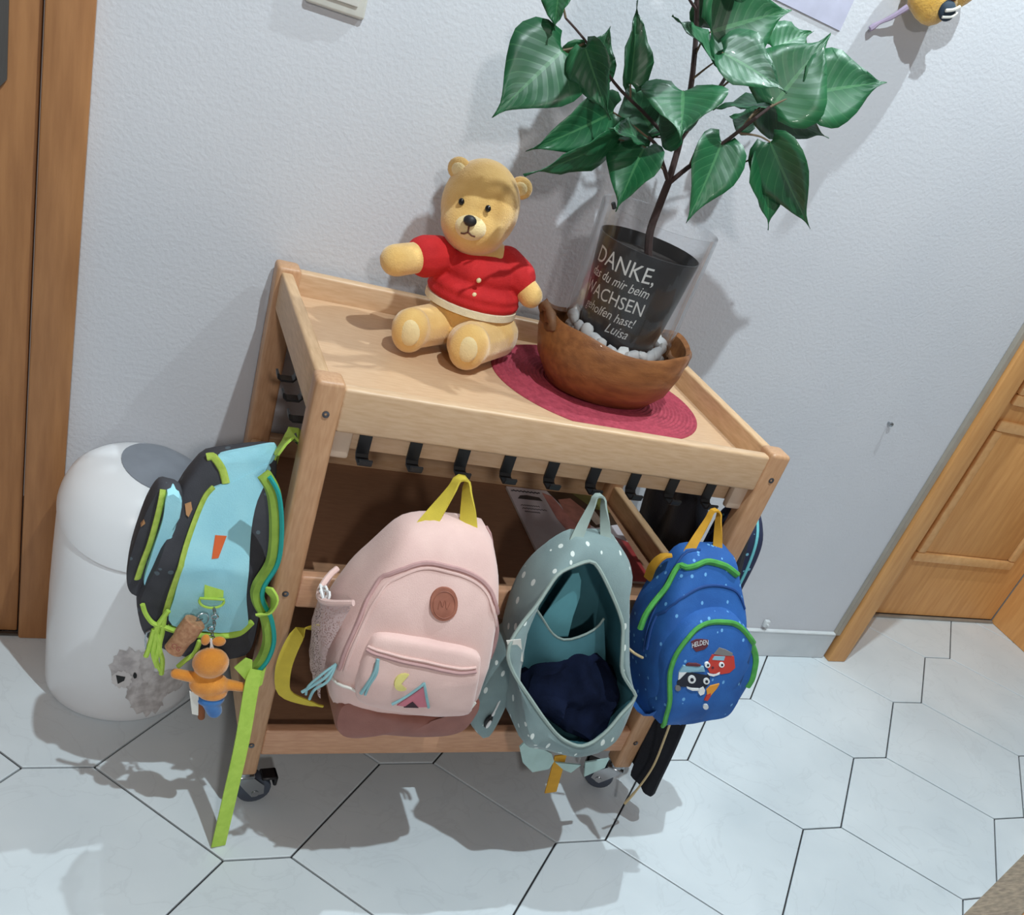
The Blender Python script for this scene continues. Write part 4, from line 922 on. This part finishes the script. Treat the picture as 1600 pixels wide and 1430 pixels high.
# pebbles between pot and glass
M_peb = [mat('pebble_white', (250, 250, 248), .75, vs=50, c2=(240, 240, 240), bump=.3, bs=120), mat('pebble_grey', (240, 240, 240), .75, vs=40, c2=(226, 226, 228), bump=.3, bs=120)]
pms = []
for k in range(6):
    bm = bmesh.new(); bmesh.ops.create_icosphere(bm, subdivisions=2, radius=1)
    for v in bm.verts: v.co *= 1+.28*noise.noise(v.co*1.3+Vector((k*5, 0, 0)))
    mb = MB().addbm(bm); me = mesh_of('pebble', mb); me.materials.append(M_peb[k % 2]); pms.append(me)
k = 0
for layer, z, n_ in ((0, .776, 24), (1, .791, 26), (2, .806, 27)):
    for i in range(n_):
        a = 2*pi*i/n_+layer*.13+random.uniform(-.05, .05); zz = z+random.uniform(-.003, .004)-.012*max(0, -sin(a))
        r_ = (pot_r(zz)+.0815)/2+random.uniform(-.003, .003); s_ = random.uniform(.0082, .0112)
        if layer < 2 and not (2.6 < a % (2*pi) < 6.1): continue
        o = bpy.data.objects.new('pebble', pms[k % 6]); COL.objects.link(o); k += 1
        o.matrix_world = TM @ Matrix.Translation((VC.x+r_*cos(a), VC.y+r_*sin(a), zz)) @ Matrix.Rotation(random.uniform(0, 6), 4, Vector((random.random(), random.random(), random.random())).normalized()) @ Matrix.Diagonal((s_*1.15, s_*.9, s_*.8, 1))
        tag(o, 'small white pebble between the black pot and the glass', 'pebble', 'white pebbles in the glass cylinder')

# ------------------------------------------------------------------ the plant
def leaf_mat():
    m = mat('leaf_green', (32, 96, 56), .42, vs=12, c2=(20, 72, 44), bump=.1, bs=80, coat=.08); nt = m.node_tree; N = nt.nodes; L = nt.links; b = N['Principled BSDF']
    old = b.inputs['Base Color'].links[0].from_socket; uv = N.new('ShaderNodeUVMap'); sp = N.new('ShaderNodeSeparateXYZ'); L.new(uv.outputs[0], sp.inputs[0])
    def M2(op, a, b_):
        n = N.new('ShaderNodeMath'); n.operation = op
        for i, q in enumerate((a, b_)):
            if isinstance(q, (int, float)): n.inputs[i].default_value = q
            else: L.new(q, n.inputs[i])
        return n.outputs[0]
    av = M2('ABSOLUTE', sp.outputs[1], 0); ph = M2('SUBTRACT', sp.outputs[0], M2('MULTIPLY', av, .30)); fr = M2('FRACT', M2('MULTIPLY', ph, 8), 0)
    vein = M2('LESS_THAN', fr, .10); mid = M2('LESS_THAN', av, .045); fac = M2('MULTIPLY', M2('MAXIMUM', M2('MULTIPLY', vein, .45), mid), .4)
    mx = N.new('ShaderNodeMix'); mx.data_type = 'RGBA'; L.new(fac, mx.inputs['Factor']); L.new(old, mx.inputs['A']); mx.inputs['B'].default_value = (*srgb(86, 142, 92), 1); L.new(mx.outputs['Result'], b.inputs['Base Color'])
    bp = N.new('ShaderNodeBump'); bp.inputs['Strength'].default_value = .22; bp.inputs['Distance'].default_value = .002
    L.new(M2('PINGPONG', M2('MULTIPLY', ph, 8), .5), bp.inputs['Height']); L.new(bp.outputs[0], b.inputs['Normal']); return m
M_leaf = leaf_mat(); M_stem = mat('stem_brown', (66, 48, 46), .75, vs=60, c2=(58, 42, 40), bump=.4, bs=200); M_twig = mat('twig', (112, 96, 74), .7, vs=60)
plant = thing('artificial_plant', 'leafy green plant with heart-shaped pointed leaves growing from the black pot', 'plant', (VC.x, VC.y, PZ1-.02))
SH = [(0, .30), (.03, .66), (.08, .88), (.17, 1), (.28, .99), (.40, .88), (.52, .70), (.63, .50), (.72, .32), (.79, .19), (.85, .10), (.92, .05), (1, .012)]
def leaf(base, tip, width, roll=0., fold=.25, curl=.12, ph=0.):
    base = Vector(base); tip = Vector(tip); d = tip-base; L_ = d.length; t_ = d/L_
    n = ((TI @ CAM)-base).normalized()+Vector((0, 0, .25)); n = (n-t_*n.dot(t_)).normalized(); n = Matrix.Rotation(roll, 3, t_) @ n; sd = t_.cross(n)
    NV = 7; vs = []; uvs = []; fs = []
    for i, (t, w_) in enumerate(SH):
        for j in range(NV):
            v = 2*j/(NV-1)-1; av = abs(v); hw = width/2*w_
            al = t*L_-(.10*L_*av**2*max(0, 1-t*7)); h = fold*hw*av*1.0+curl*L_*(.25-(t-.5)**2)+.0028*sin(t*16+ph+v*2)*av**2
            vs.append(base+t_*al+sd*v*hw+n*h); uvs.append((t, v))
    for i in range(len(SH)-1):
        for j in range(NV-1): a = i*NV+j; fs.append((a, a+1, a+NV+1, a+NV))
    o_ = BASE[plant.name]; me = bpy.data.meshes.new('leaf'); me.from_pydata([tuple(q-o_) for q in vs], [], fs)
    ul = me.uv_layers.new(name='UVMap')
    for lp in me.loops: ul.data[lp.index].uv = uvs[lp.vertex_index]
    me.polygons.foreach_set('use_smooth', [True]*len(fs)); me.materials.append(M_leaf)
    ob = bpy.data.objects.new('leaf', me); COL.objects.link(ob); ob.parent = plant
    so = ob.modifiers.new('s', 'SOLIDIFY'); so.thickness = .0006; return ob
def lp(x_, y_, y=-.2): return at(760+x_/2.424, y_/2.424, y)
def br_(pts, r0, r1, m=M_stem, n=16, nm='branch'):
    p = catmull([q if isinstance(q, Vector) else lp(*q) for q in pts], n); return part(nm, MB().tube(p, [r0+(r1-r0)*i/(n-1) for i in range(n)], 7), m, plant)
sb_ = Vector((VC.x+.004, VC.y, PZ1-.018))
br_([sb_, (620, 880, -.196), (655, 780, -.196), (690, 690, -.195)], .0062, .0056, nm='stem')
br_([(690, 690, -.195), (735, 530, -.19), (775, 330, -.18), (795, 120, -.17), (797, -60, -.175), (800, -420, -.2)], .0050, .0022, nm='stem')
br_([(690, 695, -.195), (770, 630, -.21), (900, 540, -.22), (965, 490, -.225), (1075, 405, -.23)], .0036, .0022)
br_([(690, 690, -.195), (668, 620, -.20), (650, 560, -.205), (615, 520, -.21)], .0034, .0022)
br_([(735, 530, -.19), (800, 440, -.175), (870, 350, -.165), (935, 235, -.155), (960, 120, -.15)], .0034, .002)
br_([(720, 560, -.19), (600, 430, -.20), (490, 320, -.21), (380, 160, -.20), (300, 68, -.19)], .0028, .0014)
br_([(797, 40, -.17), (770, 0, -.18), (755, -30, -.18)], .0022, .0016)
LV = [ # base, tip, width, roll, fold
 ((290, 190, -.20), (22, 445, -.22), .100, 0, .2), ((275, -30, -.19), (258, 116, -.21), .034, .5, .3), ((388, 178, -.20), (318, 306, -.17), .056, -.3, .2), ((392, 290, -.17), (470, 100, -.15), .052, .3, .2),
 ((545, 318, -.20), (571, 2, -.17), .044, .6, .5), ((375, 180, -.22), (470, 455, -.26), .052, .5, .4), ((480, 425, -.22), (150, 574, -.25), .066, -.6, .3), ((492, 525, -.22), (142, 665, -.27), .050, -1.1, .2),
 ((598, 560, -.23), (490, 802, -.26), .074, .4, .4), ((640, 520, -.19), (520, 310, -.13), .095, .2, .2), ((600, 500, -.18), (660, 300, -.10), .075, -.2, .2), ((745, 345, -.24), (735, 525, -.29), .100, 0, .35),
 ((868, 232, -.20), (703, 60, -.22), .044, .9, .3), ((850, 120, -.19), (1155, 37, -.20), .110, .1, .2), ((895, 200, -.23), (1140, 352, -.27), .070, -.4, .3), ((1085, 400, -.23), (1305, 128, -.22), .110, .1, .15),
 ((1085, 185, -.15), (1235, 120, -.11), .055, 0, .2), ((1228, 352, -.24), (1516, 311, -.25), .092, 0, .15), ((1072, 388, -.21), (858, 412, -.18), .040, .9, .2), ((1060, 400, -.20), (1295, 522, -.18), .060, .9, .3),
 ((892, 538, -.22), (757, 845, -.25), .072, -.4, .4), ((1050, 575, -.22), (1068, 872, -.24), .080, -.6, .4), ((1075, 538, -.24), (1225, 866, -.26), .070, .5, .3), ((570, 520, -.23), (462, 486, -.26), .035, .5, .3),
 ((745, 505, -.21), (640, 395, -.22), .055, -.3, .3), ((1020, 470, -.17), (920, 440, -.13), .045, .3, .2), ((830, -30, -.16), (905, 120, -.13), .060, .2, .2), ((600, -90, -.18), (480, -170, -.16), .06, .2, .2), ((900, -110, -.2), (1040, -190, -.22), .08, 0, .2), ((740, -90, -.2), (660, -230, -.22), .07, 0, .2), ((700, -140, -.26), (560, -180, -.34), .08, .3, .2), ((860, -180, -.26), (820, -60, -.36), .08, .2, .2), ((780, -300, -.2), (640, -360, -.28), .08, .4, .2), ((820, -330, -.2), (960, -400, -.3), .08, .3, .2), ((760, -260, -.24), (700, -200, -.36), .07, .1, .2), ((800, -420, -.2), (820, -560, -.24), .07, .3, .2)]
for k, (a, b, w_, rl, fo_) in enumerate(LV): leaf(lp(*a), lp(*b), w_*1.1, rl, fo_, .10, k*1.7)
PT = [((370, 165, -.2), (330, 182, -.2), (290, 190, -.20)), ((300, 68, -.19), (290, 20, -.19), (275, -30, -.19)), ((390, 178, -.20), (385, 178, -.2), (380, 180, -.205)), ((430, 240, -.205), (400, 270, -.19), (392, 290, -.17)), ((545, 380, -.2), (546, 345, -.2), (545, 318, -.20)), ((640, 545, -.205), (560, 480, -.21), (480, 425, -.22)),
 ((640, 575, -.205), (560, 545, -.21), (492, 525, -.22)), ((668, 640, -.2), (640, 600, -.22), (598, 560, -.23)), ((740, 510, -.19), (690, 520, -.19), (640, 520, -.19)), ((760, 500, -.19), (770, 420, -.22), (745, 345, -.24)), ((780, 300, -.18), (830, 260, -.19), (868, 232, -.20)), ((795, 200, -.175), (820, 150, -.18), (850, 120, -.19)), ((930, 240, -.155), (910, 220, -.2), (895, 200, -.23)),
 ((870, 350, -.165), (980, 280, -.19), (1085, 400, -.23)), ((935, 235, -.155), (1010, 200, -.15), (1085, 185, -.15)), ((1075, 405, -.23), (1150, 370, -.235), (1228, 352, -.24)), ((965, 490, -.225), (1020, 420, -.215), (1072, 388, -.21)), ((965, 490, -.225), (1010, 440, -.21), (1060, 400, -.20)), ((800, 612, -.21), (850, 560, -.215), (892, 538, -.22)), ((870, 615, -.215), (960, 620, -.22), (1050, 575, -.22)), ((960, 505, -.225), (1030, 515, -.235), (1075, 538, -.24)), ((770, 625, -.21), (790, 575, -.21), (800, 560, -.21))]
for p_ in PT: br_(p_, .0016, .0011, M_twig, 10, 'petiole')
part('tag_cord', MB().tube([lp(480, 768, -.26), lp(485, 790, -.26)], .0030, 6), M_hook, plant)

# ------------------------------------------------------------------ on the wall
M_sw = mat('switch_plastic', (206, 204, 196), .4)
sw = thing('light_switch', 'cream light switch high on the wall at the top edge of the photo', 'light switch', (.02, 0, 1.12), fr='W')
part('plate', MB().box((-.020, -.0095, 1.080), (.060, -.0002, 1.160), .004, 3), M_sw, sw)
part('rocker', MB().box((-.008, -.0135, 1.093), (.048, -.0096, 1.149), .002, 2), mat('switch_rocker', (216, 214, 208), .35), sw)
solo('paper_sheet', MB().box((.56, -.0022, 1.285), (.795, -.0004, 1.60), 0).xf(Matrix.Translation((.7, 0, 1.28)) @ Matrix.Rotation(.03, 4, 'Y') @ Matrix.Translation((-.7, 0, -1.28))), mat('lilac_paper', (190, 190, 210), .7), 'pale lilac sheet of paper on the wall behind the plant', 'paper', (.68, 0, 1.28), fr='W', smooth=False)
tb = YP = thing('yellow_plush', 'fluffy yellow plush figure hanging on the wall at the top right corner', 'plush toy', (.93, -.04, 1.33), fr='W')
M_yp = mat('yellow_fluff', (236, 190, 92), .95, vs=60, c2=(214, 160, 60), sheen=.6, bump=.8, bs=300)
yb_ = MB().ell((.925, -.038, 1.372), (.045, .030, .040)).ell((.955, -.04, 1.40), (.04, .03, .035)).ell((.905, -.036, 1.40), (.03, .028, .04))
for v in yb_.v: v += noise.noise_vector(v*60)*.004
part('body', yb_, M_yp, tb)
nb = MB(); 
part('striped_foot', MB().ell((.938, -.066, 1.358), (.016, .010, .014), Matrix.Rotation(.5, 3, 'Y')), mat('dark_blue_plush', (40, 56, 72), .8), tb)
part('stripe', MB().tube(catmull([(.926, -.077, 1.356), (.938, -.079, 1.361), (.950, -.075, 1.368)], 8), .0026, 6), M_whitep, tb)
part('stripe', MB().tube(catmull([(.928, -.074, 1.347), (.942, -.077, 1.352), (.954, -.071, 1.360)], 8), .002, 6), M_whitep, tb)
part('brown_spot', MB().ell((.935, -.066, 1.380), (.011, .007, .010)), mat('brown_plush', (110, 60, 40), .9), tb)
part('ribbon', MB().tube(catmull([(.893, -.03, 1.345), (.88, -.02, 1.325), (.868, -.012, 1.312), (.858, -.010, 1.300)], 12), [.005, .005, .0045, .004, .004, .004, .0035, .003, .003, .004, .005, .004], 7), mat('lilac_ribbon', (176, 160, 186), .8), tb, 'lilac ribbon')
tb.location.x -= .016
solo('wall_nail', MB().lathe([(.0005, 0), (.0025, 0), (.0025, .008), (.0055, .009), (.005, .012), (.0005, .0135)], (1.339, 0, .663), 14, M=Matrix.Rotation(pi/2, 3, 'X')), M_chrome, 'small metal screw head sticking out of the bare wall', 'screw', (1.339, 0, .663), fr='W')
solo('cable_clip', MB().box((1.302, -.012, .092), (1.316, -.0005, .112), .003, 2).lathe([(.0005, 0), (.003, 0), (.003, .016), (.0005, .017)], (1.309, 0, .102), 10, M=Matrix.Rotation(pi/2, 3, 'X')), mat('clip_white', (214, 218, 220), .5), 'small white plastic clip on the wall just above the skirting', 'clip', (1.31, 0, .1), fr='W')

# ------------------------------------------------------------------ wooden bench corner in the foreground
M_bench = mat('weathered_wood', (140, 126, 108), .8, vs=24, c2=(108, 96, 84), stretch=(3, 14, 6), bump=.3, bs=120)
bt = thing('wooden_bench', 'low bench with a weathered grey-brown front edge at the bottom right corner', 'bench', (1.1, -1.3, 0), fr='W')
e0 = at(1505, 1430, z=.45, fr='W'); e1 = at(1600, 1335, z=.45, fr='W'); ed = (e1-e0).normalized(); en = Vector((ed.y, -ed.x, 0))
if en.y > 0: en = -en
o0 = e0-ed*.12
def bq(u, v, z): p = o0+ed*u+en*v; return Vector((p.x, p.y, z))
def bbx(u0, v0, u1, v1, z0, z1): return MB().loft([[bq(u0, v0, z0), bq(u1, v0, z0), bq(u1, v1, z0), bq(u0, v1, z0)], [bq(u0, v0, z1), bq(u1, v0, z1), bq(u1, v1, z1), bq(u0, v1, z1)]])
part('front_edge', bbx(0, 0, .9, .045, .41, .45), M_bench, bt, 'weathered grey edge strip', smooth=False)
part('seat_board', bbx(0, .0455, .9, .30, .415, .448), M_door, bt, smooth=False)
for u in (.06, .80):
    for v in (.03, .23): part('leg', bbx(u, v, u+.045, v+.045, 0.0, .41), M_bench, bt, smooth=False)
